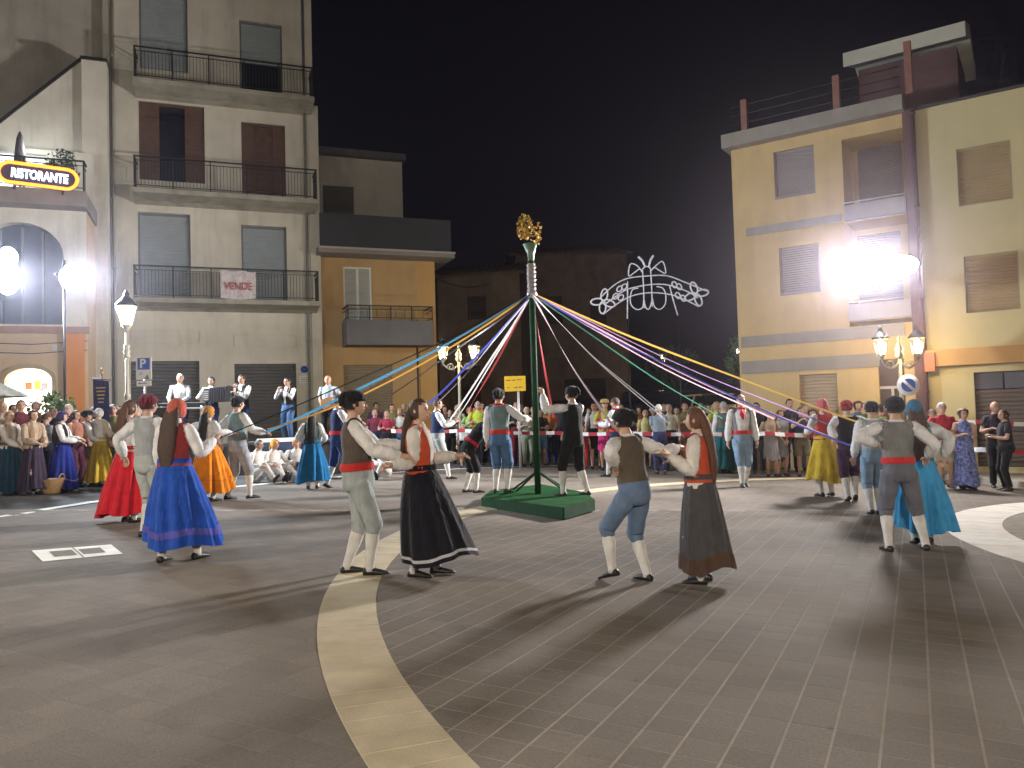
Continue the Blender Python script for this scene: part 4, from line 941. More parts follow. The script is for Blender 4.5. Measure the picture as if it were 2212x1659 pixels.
# yellow notice board
p = GD(1118, 21.0); r = tag(empty('notice_sign', p), 'yellow rectangular notice sign on a grey post left of the maypole', 'sign')
s_ = FPX / 21.0; yb = HOR + FPX * CAMH / 21.0; hw2 = 23 / s_
part('post', STEEL, r, lambda b: b.tube([(.08, .03, 0), (.08, .03, zz(812))], .03, 8))
part('sign_plate', mat('sign_yellow', (.62, .40, .015), .5, .06), r, lambda b: b.box(-hw2, hw2, -.012, 0, zz(845), zz(812)))
part('print', BLACKP, r, lambda b: [b.box(-hw2 * .8 + q, -hw2 * .8 + q + w_, -.016, -.0125, zz(y1 + 1.6), zz(y1)) for q, w_, y1 in ((0, .11, 820), (.15, .10, 820), (.29, .12, 819.5), (.02, .05, 836), (.2, .09, 836), (.32, .1, 835.5))])
# wicker basket
p = G(110, 1066); r = tag(empty('wicker_basket', p), 'wicker basket standing on the ground before the blue skirt in the left crowd', 'basket')
WICK = mat('wicker', (.36, .22, .09), .8, .35, 40, .9, 60)
def bsk(b):
    rg = []
    for k in range(13):
        t = k / 12; rg.append([V((( .155 + .09 * t + .008 * (j % 2) * (1 if k % 2 else -1)) * math.cos(j * math.pi / 12), (.13 + .07 * t) * math.sin(j * math.pi / 12), .26 * t + .03 * abs(math.cos(j * math.pi / 12)) * t)) for j in range(24)])
    b.loft(rg, 0, False); b.f.append(tuple(range(23, -1, -1))); b.m.append(0); b.sm.append(False)
part('basket_body', WICK, r, bsk)
for sx in (-1, 1): part('handle', WICK, r, lambda b: b.tube([V((sx * .21 + .0, .09 * math.cos(a), .27 + .09 * math.sin(a))) for a in [math.pi * k / 8 for k in range(9)]], .014, 6))
part('basket_filling', cloth('linen', (.5, .44, .33)), r, lambda b: b.ell((0, 0, .22), (.2, .16, .07), 14, 8))
for x_, y_, a_, lb in ((1392, 1115, .4, 'white paper scrap on the paving behind the crouching man'),):
    p = G(x_, y_); o = part('paper_scrap', WHITEP, None, lambda b: b.loft([[V((.020 * math.cos(a_ + u) * (1 + .3 * math.sin(3 * u)), (.015 * math.sin(a_ + u)), .003 + .008 * (k == 1) * abs(math.sin(u)))) for u in (0, 1.1, 2.2, 3.3, 4.4, 5.4)] for k in (0, 1)], 0, True, False)); o.location = p + V((0, 0, .004)); tag(o, lb, 'litter', 'paper scraps on the paving')
# barrier tape
TAPE = bpy.data.materials.new('red_white_tape'); TAPE.use_nodes = True; t = TAPE.node_tree; bs = t.nodes['Principled BSDF']; bs.inputs['Roughness'].default_value = .4
tc = t.nodes.new('ShaderNodeNewGeometry'); sp = t.nodes.new('ShaderNodeSeparateXYZ'); t.links.new(tc.outputs['Position'], sp.inputs[0])
ml = t.nodes.new('ShaderNodeMath'); ml.operation = 'MULTIPLY'; ml.inputs[1].default_value = 2.3; t.links.new(sp.outputs[0], ml.inputs[0])
fr = t.nodes.new('ShaderNodeMath'); fr.operation = 'FRACT'; t.links.new(ml.outputs[0], fr.inputs[0])
gt = t.nodes.new('ShaderNodeMath'); gt.operation = 'GREATER_THAN'; gt.inputs[1].default_value = .5; t.links.new(fr.outputs[0], gt.inputs[0])
mi = t.nodes.new('ShaderNodeMixRGB'); mi.inputs[1].default_value = (.80, .80, .80, 1); mi.inputs[2].default_value = (.42, .03, .04, 1)
t.links.new(gt.outputs[0], mi.inputs[0]); t.links.new(mi.outputs[0], bs.inputs['Base Color'])
def tape(pts, label, wd=.10):
    mb = MB(); a, c = [], []; P0 = pts[0]; sm = []
    for i in range(len(pts) - 1):
        for k in range(8): t_ = k / 8; sm.append(pts[i].lerp(pts[i+1], t_) - V((0, 0, .035 * math.sin(math.pi * t_))))
    sm.append(pts[-1])
    for i, p in enumerate(sm): tw = .5 * math.sin(i * .35); a.append(p - P0 + V((0, math.sin(tw), math.cos(tw))) * wd / 2); c.append(p - P0 - V((0, math.sin(tw), math.cos(tw))) * wd / 2)
    mb.loft([a, c], 0, False, True, False); mb.loft([[p + V((0, .003, 0)) for p in a], [p + V((0, .003, 0)) for p in c]], 0, False, True, False); o = mb.build('barrier_tape', TAPE); o.location = P0
    return tag(o, label, 'tape', 'barrier tapes')
tape([P(x, y, d) for x, y, d in ((845, 931, 21.9), (1000, 930, 21.3), (1200, 935, 21.0), (1350, 935, 20.2), (1520, 936, 19.2), (1660, 936, 18.4), (1800, 938, 18.2), (1956, 947, 17.9))], 'long red and white barrier tape at waist height before the central crowd')
tape([P(x, y, d) for x, y, d in ((1965, 910, 18.0), (2120, 911, 17.4), (2290, 915, 16.8))], 'upper red and white tape behind the spectators at the right edge')
tape([P(x, y, d) for x, y, d in ((1965, 965, 18.0), (2120, 971, 16.4), (2290, 975, 15.8))], 'lower red and white tape across the spectators at the right edge')

o = part('overhead_cable', BLACKP, None, lambda b: b.tube([P(940, 601, 28.6).lerp(P(1060, 612, 36.5), t_) - V((0, 0, .25 * math.sin(math.pi * t_))) for t_ in [k / 12 for k in range(13)]], .018, 5)); tag(o, 'thin overhead cable from the ochre house to the dark stone house', 'cable')
# parked cars on the hill street
def car(label, x, d, y_base, heading, paint, L_=4.0, Wd=1.65, Hh=1.45):
    p = P(x, y_base, d); r = tag(empty('parked_car', p, -R(heading)), label, 'car', 'cars parked on the hill street')
    w2, l2 = Wd / 2, L_ / 2
    prof = [(-l2, .3), (-l2, .75), (-l2 + .1, .88), (-l2 + .95, .98), (-l2 + 1.45, 1.0), (l2 - .6, 1.0), (l2 - .08, .92), (l2, .7), (l2, .3)]
    def body(b):
        b.loft([[V((s_ * w2 * k, y, z)) for y, z in prof] for s_, k in ((-1, .94), (-1, 1), (1, 1), (1, .94))], 0, True, False)
    bd = part('body', paint, r, body)
    cab = [(-l2 + 1.25, .98), (-l2 + 1.75, Hh - .05), (-l2 + 2.0, Hh), (l2 - .75, Hh - .02), (l2 - .35, .98)]
    part('roof', paint, bd, lambda b: b.loft([[V((s_ * (w2 - .14), y, z)) for y, z in cab[1:4]] + [V((s_ * (w2 - .14), y, z - .06)) for y, z in cab[3:0:-1]] for s_ in (-1, 1)], 0, True, False))
    gm = DARKGL
    part('windscreen', gm, bd, lambda b: b.add([(-w2 + .05, cab[0][0], cab[0][1]), (w2 - .05, cab[0][0], cab[0][1]), (w2 - .16, cab[1][0], cab[1][1]), (-w2 + .16, cab[1][0], cab[1][1])], [(0, 1, 2, 3)], 0, False))
    part('rear_window', gm, bd, lambda b: b.add([(-w2 + .05, cab[4][0], cab[4][1]), (w2 - .05, cab[4][0], cab[4][1]), (w2 - .16, cab[3][0], cab[3][1]), (-w2 + .16, cab[3][0], cab[3][1])], [(0, 1, 2, 3)], 0, False))
    for s_ in (-1, 1):
        part('side_window', gm, bd, lambda b: b.add([(s_ * (w2 - .04), y, z) if i in (0, 4) else (s_ * (w2 - .15), y, z) for i, (y, z) in enumerate(cab)], [(0, 1, 2, 3, 4)], 0, False))
        part('pillar', paint, bd, lambda b: b.tube([(s_ * (w2 - .03), .35, .98), (s_ * (w2 - .14), .3, Hh - .04)], .035, 5))
        part('headlight', mat('headlamp', (.6, .6, .58), .2), bd, lambda b: b.ell((s_ * (w2 - .28), -l2 + .02, .68), (.17, .06, .09), 10, 6))
        part('mirror', paint, bd, lambda b: b.ell((s_ * (w2 + .08), -l2 + 1.45, 1.02), (.09, .06, .06), 8, 6))
        for y in (-l2 + .75, l2 - .75):
            wh = part('wheel', mat('tyre', (.015, .015, .015), .8), r, lambda b: b.tube([(s_ * (w2 - .2), y, .3), (s_ * (w2 + .01), y, .3)], .3, 16))
            part('rim', STEEL, wh, lambda b: b.tube([(s_ * (w2 - .0), y, .3), (s_ * (w2 + .02), y, .3)], .18, 12))
    part('bumper', BLACKP, bd, lambda b: b.box(-w2 + .05, w2 - .05, -l2 - .06, -l2 - .002, .35, .55))
car('cream coloured small car facing the square on the hill street', 1548, 29.5, 932, 165 - 180, mat('cream_car_paint', (.62, .52, .28), .3, .04), Hh=1.42)
car('dark parked car beside the cream car on the hill street', 1468, 31.5, 926, 195 - 180, mat('black_car_paint', (.012, .016, .02), .25, .04), Hh=1.5)
car('dark parked car behind the spectators, furthest from the cream car', 1402, 33.5, 920, 170 - 180, mat('navy_car_paint', (.014, .016, .028), .25, .04), Hh=1.5)
# ------------------------------------------------------------------ people
BODIES = []; HANDS = {}
SHOEB = mat('black_leather', (.014, .013, .013), .5, .2, 12)
def ik(a, b, l1, l2, pole):
    a, b = V(a), V(b); d = b - a; L = d.length; mx_ = (l1 + l2) * .995
    if L > mx_: d = d * (mx_ / L); b = a + d; L = mx_
    if L < abs(l1 - l2) + .02: L = abs(l1 - l2) + .02
    dn_ = d.normalized(); x = (l1*l1 - l2*l2 + L*L) / (2*L); h = math.sqrt(max(l1*l1 - x*x, 0))
    p = V(pole) - dn_ * V(pole).dot(dn_)
    if p.length < 1e-5: p = dn_.orthogonal()
    return a + dn_ * x + p.normalized() * h, b
def dens(pts, rad, k=3):
    P_, R_ = [], []
    for i in range(len(pts) - 1):
        p0, p1, p2, p3 = V(pts[max(i-1, 0)]), V(pts[i]), V(pts[i+1]), V(pts[min(i+2, len(pts)-1)])
        for j in range(k):
            t = j / k; P_.append(p1.lerp(p2, t) * .6 + .4 * (.5 * ((2*p1) + (p2-p0)*t + (2*p0-5*p1+4*p2-p3)*t*t + (3*p1-p0-3*p2+p3)*t**3)))
            a, c = rad[i], rad[i+1]
            R_.append(tuple(u * (1-t) + v * t for u, v in zip(a, c)) if isinstance(a, tuple) else a * (1-t) + c * t)
    return P_ + [V(pts[-1])], R_ + [rad[-1]]
def person(label, x, yf, yt, hd, of, rh=None, lh=None, lean=0, side=0, twist=0, rf=None, lf=None, crouch=0.0, seat=None, D=None, zo=0.0, look=(0, 0), hi=False, fem=False, group=None, key=None, H=None, rp=None, lp=None, sh=1.0):
    seed = hash_(label); rr = random.Random(seed)
    base_ = GD(x, D) if D else G(x, yf)
    d = depth(base_); pxm = FPX / d
    if H is None:
        foot = HOR + FPX * CAMH / d - zo * pxm
        H = min(1.90, max(1.20, (foot - yt) / pxm)) - (.03 if ('cap' in of or 'scarf' in of) else 0)
        H = (H + crouch * H * .9)
        H = min(H, 1.9)
    root = tag(empty('person', base_ + V((0, 0, zo)), -R(hd)), label, 'person', group)
    Rz = Matrix.Rotation(-R(hd), 3, 'Z'); inv = Rz.transposed()
    def loc(t, ref):
        if t is None: return V(ref) * H
        if t[0] == 'px': return inv @ (P(t[1], t[2], d + (t[3] if len(t) > 3 else 0)) - root.location)
        return V(t) * H
    hz = (.52 - crouch) * H if seat is None else seat * H
    hip = V((0, -.02 * H * (lean > 8), hz))
    M = Matrix.Rotation(R(twist), 3, 'Z') @ Matrix.Rotation(R(side), 3, 'Y') @ Matrix.Rotation(-R(lean), 3, 'X')
    T = lambda p: hip + M @ (V(p) * H)
    sw = .093 if fem else .106; hpw = .092 if fem else .084; ch = .85 if fem else .94
    bulk = of.get('bulk', 1.0)
    sR, sL = T((sw, 0, .282)), T((-sw, 0, .282))
    tR, tL = loc(rh, (.155, .02, .455)), loc(lh, (-.155, .02, .455))
    eR, wR = ik(sR, tR, .168 * H, .150 * H, rp or (.7, -1, -.5)); eL, wL = ik(sL, tL, .168 * H, .150 * H, lp or (-.7, -1, -.5))
    hR, hL = hip + V((.052 * H, 0, -.01 * H)), hip + V((-.052 * H, 0, -.01 * H))
    fR = tuple(rf or (.055, 0, 0, 0)); fL = tuple(lf or (-.055, 0, 0, 0))
    aR, aL = V((fR[0] * H, fR[1] * H, (fR[2] + .042) * H)), V((fL[0] * H, fL[1] * H, (fL[2] + .042) * H))
    kR, aR = ik(hR, aR, .247 * H, .235 * H, (.12, 1, .1)); kL, aL = ik(hL, aL, .247 * H, .235 * H, (-.12, 1, .1))
    if key: HANDS[key] = (root.location + Rz @ wR, root.location + Rz @ wL, root)
    skin = SKIN[of.get('skin', 0)]
    N = 14 if hi else 10
    # ---- body (one surface)
    b = MB()
    tors = [(-.05, .050, .045, 0), (-.02, hpw * .9, .060, 0), (.04, hpw * .9, .062, 0), (.10, .075 * ch, .054, 0), (.18, .090 * ch, .064, .005), (.25, .098 * ch, .06, 0), (.295, .085 * ch, .048, -.004), (.318, .04, .038, -.004), (.36, .031, .033, .003), (.40, .031, .033, .008)]
    b.loft([[T((rx * math.cos(t), ry * math.sin(t) + yo, z)) for t in [2 * math.pi * k / N for k in range(N)]] for z, rx, ry, yo in tors])
    for s_, e_, w_ in ((sR, eR, wR), (sL, eL, wL)):
        b.tube([T((0, 0, .27)).lerp(s_, .6), s_, s_.lerp(e_, .5), e_, e_.lerp(w_, .35), w_], [.035 * H, .036 * H, .029 * H, .024 * H, .025 * H, .016 * H], N - 2)
        dd = (w_ - e_).normalized(); b.tube([w_ - dd * .01 * H, w_ + dd * .05 * H], [.017 * H, .019 * H], 8)
    for h_, k_, a_ in ((hR, kR, aR), (hL, kL, aL)):
        b.tube([h_ + V((0, 0, .005 * H)), h_.lerp(k_, .35), k_, k_.lerp(a_, .33), k_.lerp(a_, .7), a_, a_ - V((0, 0, .025 * H))], [.040 * H, .042 * H, .031 * H, .033 * H, .024 * H, .020 * H, .022 * H], N - 2)
    s = .068 * H; hc = T((0, .012, .405)) ; Mh = Matrix.Rotation(-R(look[0]), 3, 'Z') @ Matrix.Rotation(R(look[1]), 3, 'X')
    b.ell(hc, (.6 * s, .72 * s, .85 * s), 10, 8, Mh)
    # ---- head with face, fingers
    e = MB()
    def hdef(q):
        k = 1 + (.26 * q.z if q.z < 0 else 0); y = q.y
        if y > 0: y *= .90 + .05 * max(0, -q.z)
        return V((q.x * .72 * k, y * .88 + (.07 if q.z < -.2 else 0), q.z))
    e.ell(hc, (s, s, s), 18 if hi else 12, 14 if hi else 9, Mh, 0, None, hdef)
    hp = lambda a, c, z: hc + Mh @ (V((a, c, z)) * s)
    e.tube([hp(0, .76, .12), hp(0, .90, -.08), hp(0, 1.0, -.20), hp(0, .80, -.27)], [.05 * s, .085 * s, .13 * s, .06 * s], 6)
    for sx in (-1, 1):
        e.ell(hp(sx * .27, .755, .05), (.105 * s, .05 * s, .055 * s), 8, 5, Mh, 1)
        e.tube([hp(sx * .15, .80, .19), hp(sx * .29, .79, .22), hp(sx * .42, .70, .17)], .03 * s, 5, 1)
        e.ell(hp(sx * .71, -.04, -.06), (.07 * s, .15 * s, .22 * s), 8, 6, Mh, 0)
    e.ell(hp(0, .80, -.50), (.21 * s, .07 * s, .06 * s), 8, 5, Mh, 2)
    for sg, e_, w_ in ((1, eR, wR), (-1, eL, wL)):
        dd = (w_ - e_).normalized(); palm = (Rz.transposed() @ V((0, 0, 0))) ; side_ = dd.cross(V((0, 0, 1)))
        if side_.length < .1: side_ = V((0, 1, 0)) - dd * dd.y
        side_.normalize(); nrm = side_.cross(dd).normalized() * (-1)
        if nrm.z > 0: nrm = -nrm
        L = .098 * H; kn = w_ + dd * L * .52
        e.tube([w_ - dd * .008 * H, w_ + dd * L * .2, kn], [(.015 * H, .012 * H), (.022 * H, .011 * H), (.024 * H, .009 * H)], 8, 0, side_)
        for q, (o_, l_) in enumerate(((-.75, .40), (-.27, .48), (.25, .45), (.72, .34))):
            p0 = kn + side_ * (.022 * H * o_) - dd * .004 * H; l_ *= L
            d1 = (dd + nrm * .35).normalized(); d2 = (dd + nrm * 1.0).normalized(); d3 = (dd * .6 + nrm * 1.2).normalized()
            p1 = p0 + d1 * l_ * .42; p2 = p1 + d2 * l_ * .33; p3 = p2 + d3 * l_ * .25
            e.tube([p0, p1, p2, p3], [.0055 * H, .0052 * H, .0048 * H, .0035 * H], 5)
        ts = side_ * (-1 if q else 1); p0 = w_ + dd * L * .16 + ts * .017 * H; p1 = p0 + (dd * .8 + ts * .8).normalized() * L * .2; p2 = p1 + (dd + ts * .25 + nrm * .3).normalized() * L * .17
        e.tube([p0, p1, p2], [.008 * H, .0065 * H, .004 * H], 5)
    tmp = b.build('tmp_body', skin); md = tmp.modifiers.new('r', 'REMESH'); md.mode = 'VOXEL'; md.voxel_size = .015 if hi else .024; md.use_smooth_shade = True
    BODIES.append((tmp, root, e, [skin, EYE, LIP]))
    # ---- hair / headgear
    hcol, hst = of.get('hair', ('brown', 'short'))
    def hdf(k): 
        return lambda q: V((q.x * .77 * k, q.y * .93 * k + (-.02 if q.y < 0 else -.0), q.z * 1.04 * k))
    nu, nv = (18, 14) if hi else (12, 10)
    if hst != 'bald':
        def hair(bb):
            low = -.35 if hst == 'short' else -.75
            bb.ell(hc, (s, s, s), nu, nv, Mh, 0, lambda q: (q.y < .30 + .45 * max(0, q.z) or q.z > .62) and (q.z > low + .5 * max(0, q.y + .2)), hdf(1.0))
            if hst in ('long', 'curly'):
                L = {'long': .30, 'curly': .27}[hst]
                pts = [hc + Mh @ (V((0, -.55, .35)) * s), hc + Mh @ (V((0, -.82, -.4)) * s), T((0, -.062, .30)), T((0, -.085, .30 - L * .5)), T((0, -.075, .30 - L))]
                bb.tube(*dens(pts, [(.5 * s, .3 * s), (.74 * s, .38 * s), (.88 * s, .36 * s), (.86 * s, .28 * s), (.35 * s, .08 * s)], 4), 40, 0, M @ V((1, 0, 0)), (.06 if hst == 'long' else .13, 13, 1.0))
            if hst == 'bun': bb.ell(hc + Mh @ (V((0, -1.0, .15)) * s), (.36 * s, .3 * s, .36 * s), 10, 8)
            if hst == 'curls': bb.ell(hc + Mh @ (V((0, -.15, .25)) * s), (.95 * s, 1.0 * s, .9 * s), 14, 10, Mh, 0, lambda q: (q.y < .35 or q.z > .55) and q.z > -.7, lambda q: q * (1 + .07 * math.sin(q.x * 17 + q.z * 13)))
        part('hair', hairm(hcol), root, hair)
    if 'cap' in of:
        def cap(bb):
            bb.ell(hc, (s, s, s), nu, nv, Mh, 0, lambda q: q.z > (.30 if q.y > .1 else .05 if q.y > -.4 else -.2), hdf(1.09))
            bb.ell(hp(.04, -.16, .52), (.86 * s, .98 * s, .66 * s), nu, nv, Mh, 0, None, lambda q: q * (1 + .05 * math.sin(5 * q.x + 4 * q.z + seed)))
            bb.tube([hp(.2, -.7, .75), hp(.42, -1.05, .35), hp(.5, -1.12, -.15)], [.42 * s, .30 * s, .10 * s], 10, fold=(.08, 4, 1))
        part('cap', cloth(*of['cap']), root, cap)
    if 'straw' in of:
        part('hat', cloth(*of['straw']), root, lambda bb: bb.tube([hp(0, 0, z) for z in (.35, .38, .42, .95, 1.15)], [1.65 * s, 1.66 * s, .95 * s, .85 * s, .5 * s], 18))
    if 'scarf' in of:
        def scarf(bb):
            bb.ell(hc, (s, s, s), nu, nv, Mh, 0, lambda q: (q.y < .38 + .5 * max(0, q.z) or q.z > .6) and q.z > -.55, hdf(1.07))
            bb.tube([hp(0, -.7, .2), hp(0, -.98, -.35), hp(.05, -1.1, -1.1), hp(.08, -1.12, -1.75)], [(.5 * s, .3 * s), (.55 * s, .2 * s), (.5 * s, .14 * s), (.1 * s, .05 * s)], 12, 0, Mh @ V((1, 0, 0)), (.08, 4, 0))
            bb.ell(hp(0, -.98, -.25), (.2 * s, .16 * s, .16 * s), 8, 6)
        part('headscarf', cloth(*of['scarf']), root, scarf)
    # ---- clothes
    infl = 1.0 * bulk
    def torso_shell(bb, rows, n=18, fold=.02, ph=0.0):
        bb.loft([[T((rx * math.cos(t) * (1 + fold * math.sin(6*t + z*40 + ph)), ry * math.sin(t) * (1 + fold * math.sin(5*t - z*30 + ph)) + yo, z)) for t in [2 * math.pi * k / n for k in range(n)]] for z, rx, ry, yo in rows], 0, False)
    w_f = .086 if not fem else .078
    if 'top' in of:
        def top(bb):
            lowz = of.get('tuck', .07)
            rows = [(lowz - .05, hpw * 1.12 * infl, .083 * infl, 0), (lowz, hpw * 1.1 * infl, .080 * infl, 0), (.12, .094 * ch * infl, .073 * infl, .002), (.19, .104 * ch * infl, .078, .006), (.25, .110 * ch, .072, .002), (.29, .100 * ch, .058, -.002), (.315, .052, .046, -.003), (.328, .042, .041, 0)]
            torso_shell(bb, rows, 18, .025, seed)
            sl = of.get('sleeve', 'short'); f_ = (.09, 4, seed % 7)
            for s_, e_, ww in ((sR, eR, wR), (sL, eL, wL)):
                ins = T((0, 0, .275)).lerp(s_, .62)
                if sl == 'puff': bb.tube(*dens([ins, s_, s_.lerp(e_, .3), s_.lerp(e_, .7), e_, e_.lerp(ww, .3), e_.lerp(ww, .65), e_.lerp(ww, .9), ww], [.032*H, .036*H, .040*H, .037*H, .034*H, .039*H, .037*H, .026*H, .020*H], 3), N + 6, 0, None, (.085, 5, seed % 7))
                elif sl == 'long': bb.tube([ins, s_, s_.lerp(e_, .5), e_, e_.lerp(ww, .5), ww], [.033*H, .036*H, .035*H, .031*H, .027*H, .021*H], N, 0, None, f_)
                elif sl == 'short': bb.tube([ins, s_, s_.lerp(e_, .4), s_.lerp(e_, .62)], [.033*H, .037*H, .039*H, .041*H], N, 0, None, f_)
        part('shirt' if 'vest' in of or of.get('sleeve') in ('long', 'puff') else 'top', cloth(*of['top']), root, top)
    if 'vest' in of:
        def vest(bb):
            rows = [(.055, hpw * 1.16, .088, 0), (.09, hpw * 1.13, .083, 0), (.13, .098 * ch, .078, .002), (.19, .109 * ch, .083, .005), (.25, .114 * ch, .077, .001), (.288, .100 * ch, .062, -.003), (.312, .062, .050, -.004)]
            n = 26; rings = []
            for z, rx, ry, yo in rows:       # open down the chest, wider at the top
                gap = of.get('open', .20) + .9 * max(0, z - .12)
                rings.append([T((rx * math.cos(t) * (1 + .015 * math.sin(7*t + z*50)), ry * math.sin(t) + yo, z)) for t in [math.pi/2 + gap + (2*math.pi - 2*gap) * k / (n-1) for k in range(n)]])
            bb.loft(rings, 0, False, True, False)
            bb.loft([[p + (p - hip).normalized() * 0 + M @ V((0, 0, -.004)) for p in r_] for r_ in rings[:1]] + rings[:1], 0, False, True, False)
            for s_, e_ in ((sR, eR), (sL, eL)):
                bb.tube([T((0, 0, .285)).lerp(s_, .55), s_.lerp(T((0, 0, .285)), .12) + M @ V((0, 0, .012 * H))], [.040 * H, .040 * H], N, 0, None, None, False)
        part('bodice' if fem else 'vest', cloth(*of['vest']), root, vest)
    if 'sash' in of:
        part('sash', cloth(*of['sash']), root, lambda bb: torso_shell(bb, [(.044, hpw * 1.205, .093, 0), (.055, hpw * 1.22, .095, 0), (.072, hpw * 1.205, .093, 0), (.086, hpw * 1.17, .089, 0)], 20, .02))
    if 'neck' in of:
        part('neckerchief', cloth(*of['neck']), root, lambda bb: [bb.tube([T((.046 * math.cos(t), .046 * math.sin(t) + .004, .325)) for t in [2 * math.pi * k / 12 for k in range(13)]], .013 * H, 7), bb.tube([T((0, .055, .315)), T((.005, .085, .25)), T((.0, .088, .20))], [(.014 * H, .01 * H), (.028 * H, .008 * H), (.006 * H, .004 * H)], 8)])
    if 'bag' in of:
        part('bag', cloth(*of['bag']), root, lambda bb: bb.ell(T((0, -.13, .22)), (.085 * H, .05 * H, .11 * H), 12, 8, M))
    kind, cn, cc = of['bottom']
    cm = cloth(cn, cc)
    def pelvis(bb):
        n = 18
        rows = [(.085, hpw * 1.08, .078, 1), (.05, hpw * 1.13, .085, 1), (.0, hpw * 1.17 * bulk, .090 * bulk, .5), (-.05, hpw * 1.12, .085, 0), (-.075, hpw * .8, .06, 0)]
        bb.loft([[(T((rx * math.cos(t), ry * math.sin(t), z)) if f_ == 1 else hip + V((rx * math.cos(t) * H, ry * math.sin(t) * H, z * H))) for t in [2 * math.pi * k / n for k in range(n)]] for z, rx, ry, f_ in rows])
    def legs_(bb, frac, r0, r1, r2, r3):
        for h_, k_, a_ in ((hR, kR, aR), (hL, kL, aL)):
            pts = [h_, h_.lerp(k_, .3), h_.lerp(k_, .7), k_]; rd = [r0 * H, r0 * 1.0 * H, r1 * H, r1 * .98 * H]
            if frac > 0: pts += [k_.lerp(a_, frac * .5), k_.lerp(a_, frac)]; rd += [r2 * H, r3 * H]
            else: pts = [h_, h_.lerp(k_, .4), h_.lerp(k_, 1 + frac)]; rd = [r0 * H, r1 * H, r2 * H]
            bb.tube(*dens(pts, rd, 3), N + 6, 0, None, (.045, 5, seed % 5))
    if kind == 'breeches': part('breeches', cm, root, lambda bb: [pelvis(bb), legs_(bb, .22, .060, .051, .043, .036)])
    elif kind == 'trousers': part('trousers', cm, root, lambda bb: [pelvis(bb), legs_(bb, .97, .060, .045, .038, .035)])
    elif kind == 'shorts': part('shorts', cm, root, lambda bb: [pelvis(bb), legs_(bb, -.1, .062, .056, .056, 0)])
    elif kind in ('skirt', 'dress'):
        sp = dict(R=.20, hem=.10, swing=(0, 0), pl=13, trim=None, amp=.16); sp.update(of.get('skirt', {}))
        def sk_rings(inf=0.0, t0=0.0, t1=1.0, n=84, m_=14):
            rings = []; ztop = hip.z + .095 * H; zb = sp['hem'] * H; ph = seed % 6
            for i in range(m_ + 1):
                t = t0 + (t1 - t0) * i / m_; z = ztop + (zb - ztop) * t
                c = T((0, 0, .095)).lerp(V((hip.x + sp['swing'][0] * H, hip.y + sp['swing'][1] * H, zb)), t ** 1.25)
                rad = (.082 + (sp['R'] - .082) * (t ** .72)) * H + inf; amp = sp['amp'] * min(1, t * 1.4 + .08)
                rings.append([V((c.x + rad * math.cos(a) * k_, c.y + rad * .88 * math.sin(a) * k_, z + (.018 * H * math.sin(3*a + ph) + .02 * H * math.cos(a + ph)) * t))
                              for a, k_ in [(2*math.pi*j/n, 1 + amp * (math.sin(sp['pl'] * 2*math.pi*j/n + ph + 1.2 * t) * .6 + .4 * math.sin((sp['pl'] * .55 // 1 + 1) * 2*math.pi*j/n - ph + 2 * t))) for j in range(n)]])
            return rings
        skn = part('skirt', cm, root, lambda bb: bb.loft(sk_rings(), 0, False))
        if sp['trim']: part('hem_trim', cloth(*sp['trim']), skn, lambda bb: bb.loft(sk_rings(.006, sp.get('t0', .90), sp.get('t1', .95), 84, 2), 0, False))
        part('waistband', cloth(*of.get('band', (cn, cc))), skn, lambda bb: torso_shell(bb, [(.07, hpw * 1.17, .09, 0), (.10, hpw * 1.12, .086, 0)], 18, .01))
        if 'apron' in of: part('apron', cloth(*of['apron']), skn, lambda bb: bb.loft([[p + V((0, .012, 0)) for p in r_[12:31]] for r_ in sk_rings(.012, 0, .8)], 0, False, True, False))
    for h_, k_, a_, f_, nm in ((hR, kR, aR, fR, 1), (hL, kL, aL, fL, -1)):
        if 'hose' in of: part('stocking', cloth(*of['hose']), root, lambda bb: bb.tube([k_.lerp(a_, -.02), k_.lerp(a_, .12), k_.lerp(a_, .35), k_.lerp(a_, .7), a_, a_ - V((0, 0, .02 * H))], [.037*H, .036*H, .038*H, .028*H, .024*H, .027*H], N))
        def shoe(bb):
            pt_ = R(f_[3] if len(f_) > 3 else 0); yaw = R(-8 * nm) ; rings = []
            for y, wx, hz_ in ((-.036, .014, .030), (-.028, .022, .042), (.0, .024, .046), (.035, .025, .036), (.07, .027, .026), (.095, .022, .019), (.108, .010, .012)):
                ring = []
                for j in range(10):
                    t = 2 * math.pi * j / 10; px_, pz_ = wx * math.cos(t), hz_ * (.5 + .5 * math.sin(t))
                    if math.sin(t) < 0: px_ *= 1.05
                    q = V((px_, y, pz_ - .042)) * H
                    q = Matrix.Rotation(yaw, 3, 'Z') @ (Matrix.Rotation(-pt_, 3, 'X') @ q); ring.append(a_ + q)
                rings.append(ring)
            bb.loft(rings)
        part('shoe', cloth(*of['shoe']) if 'shoe' in of else SHOEB, root, shoe)
    return root
def hash_(s): 
    h = 7
    for ch_ in s: h = (h * 131 + ord(ch_)) % 1000003
    return h
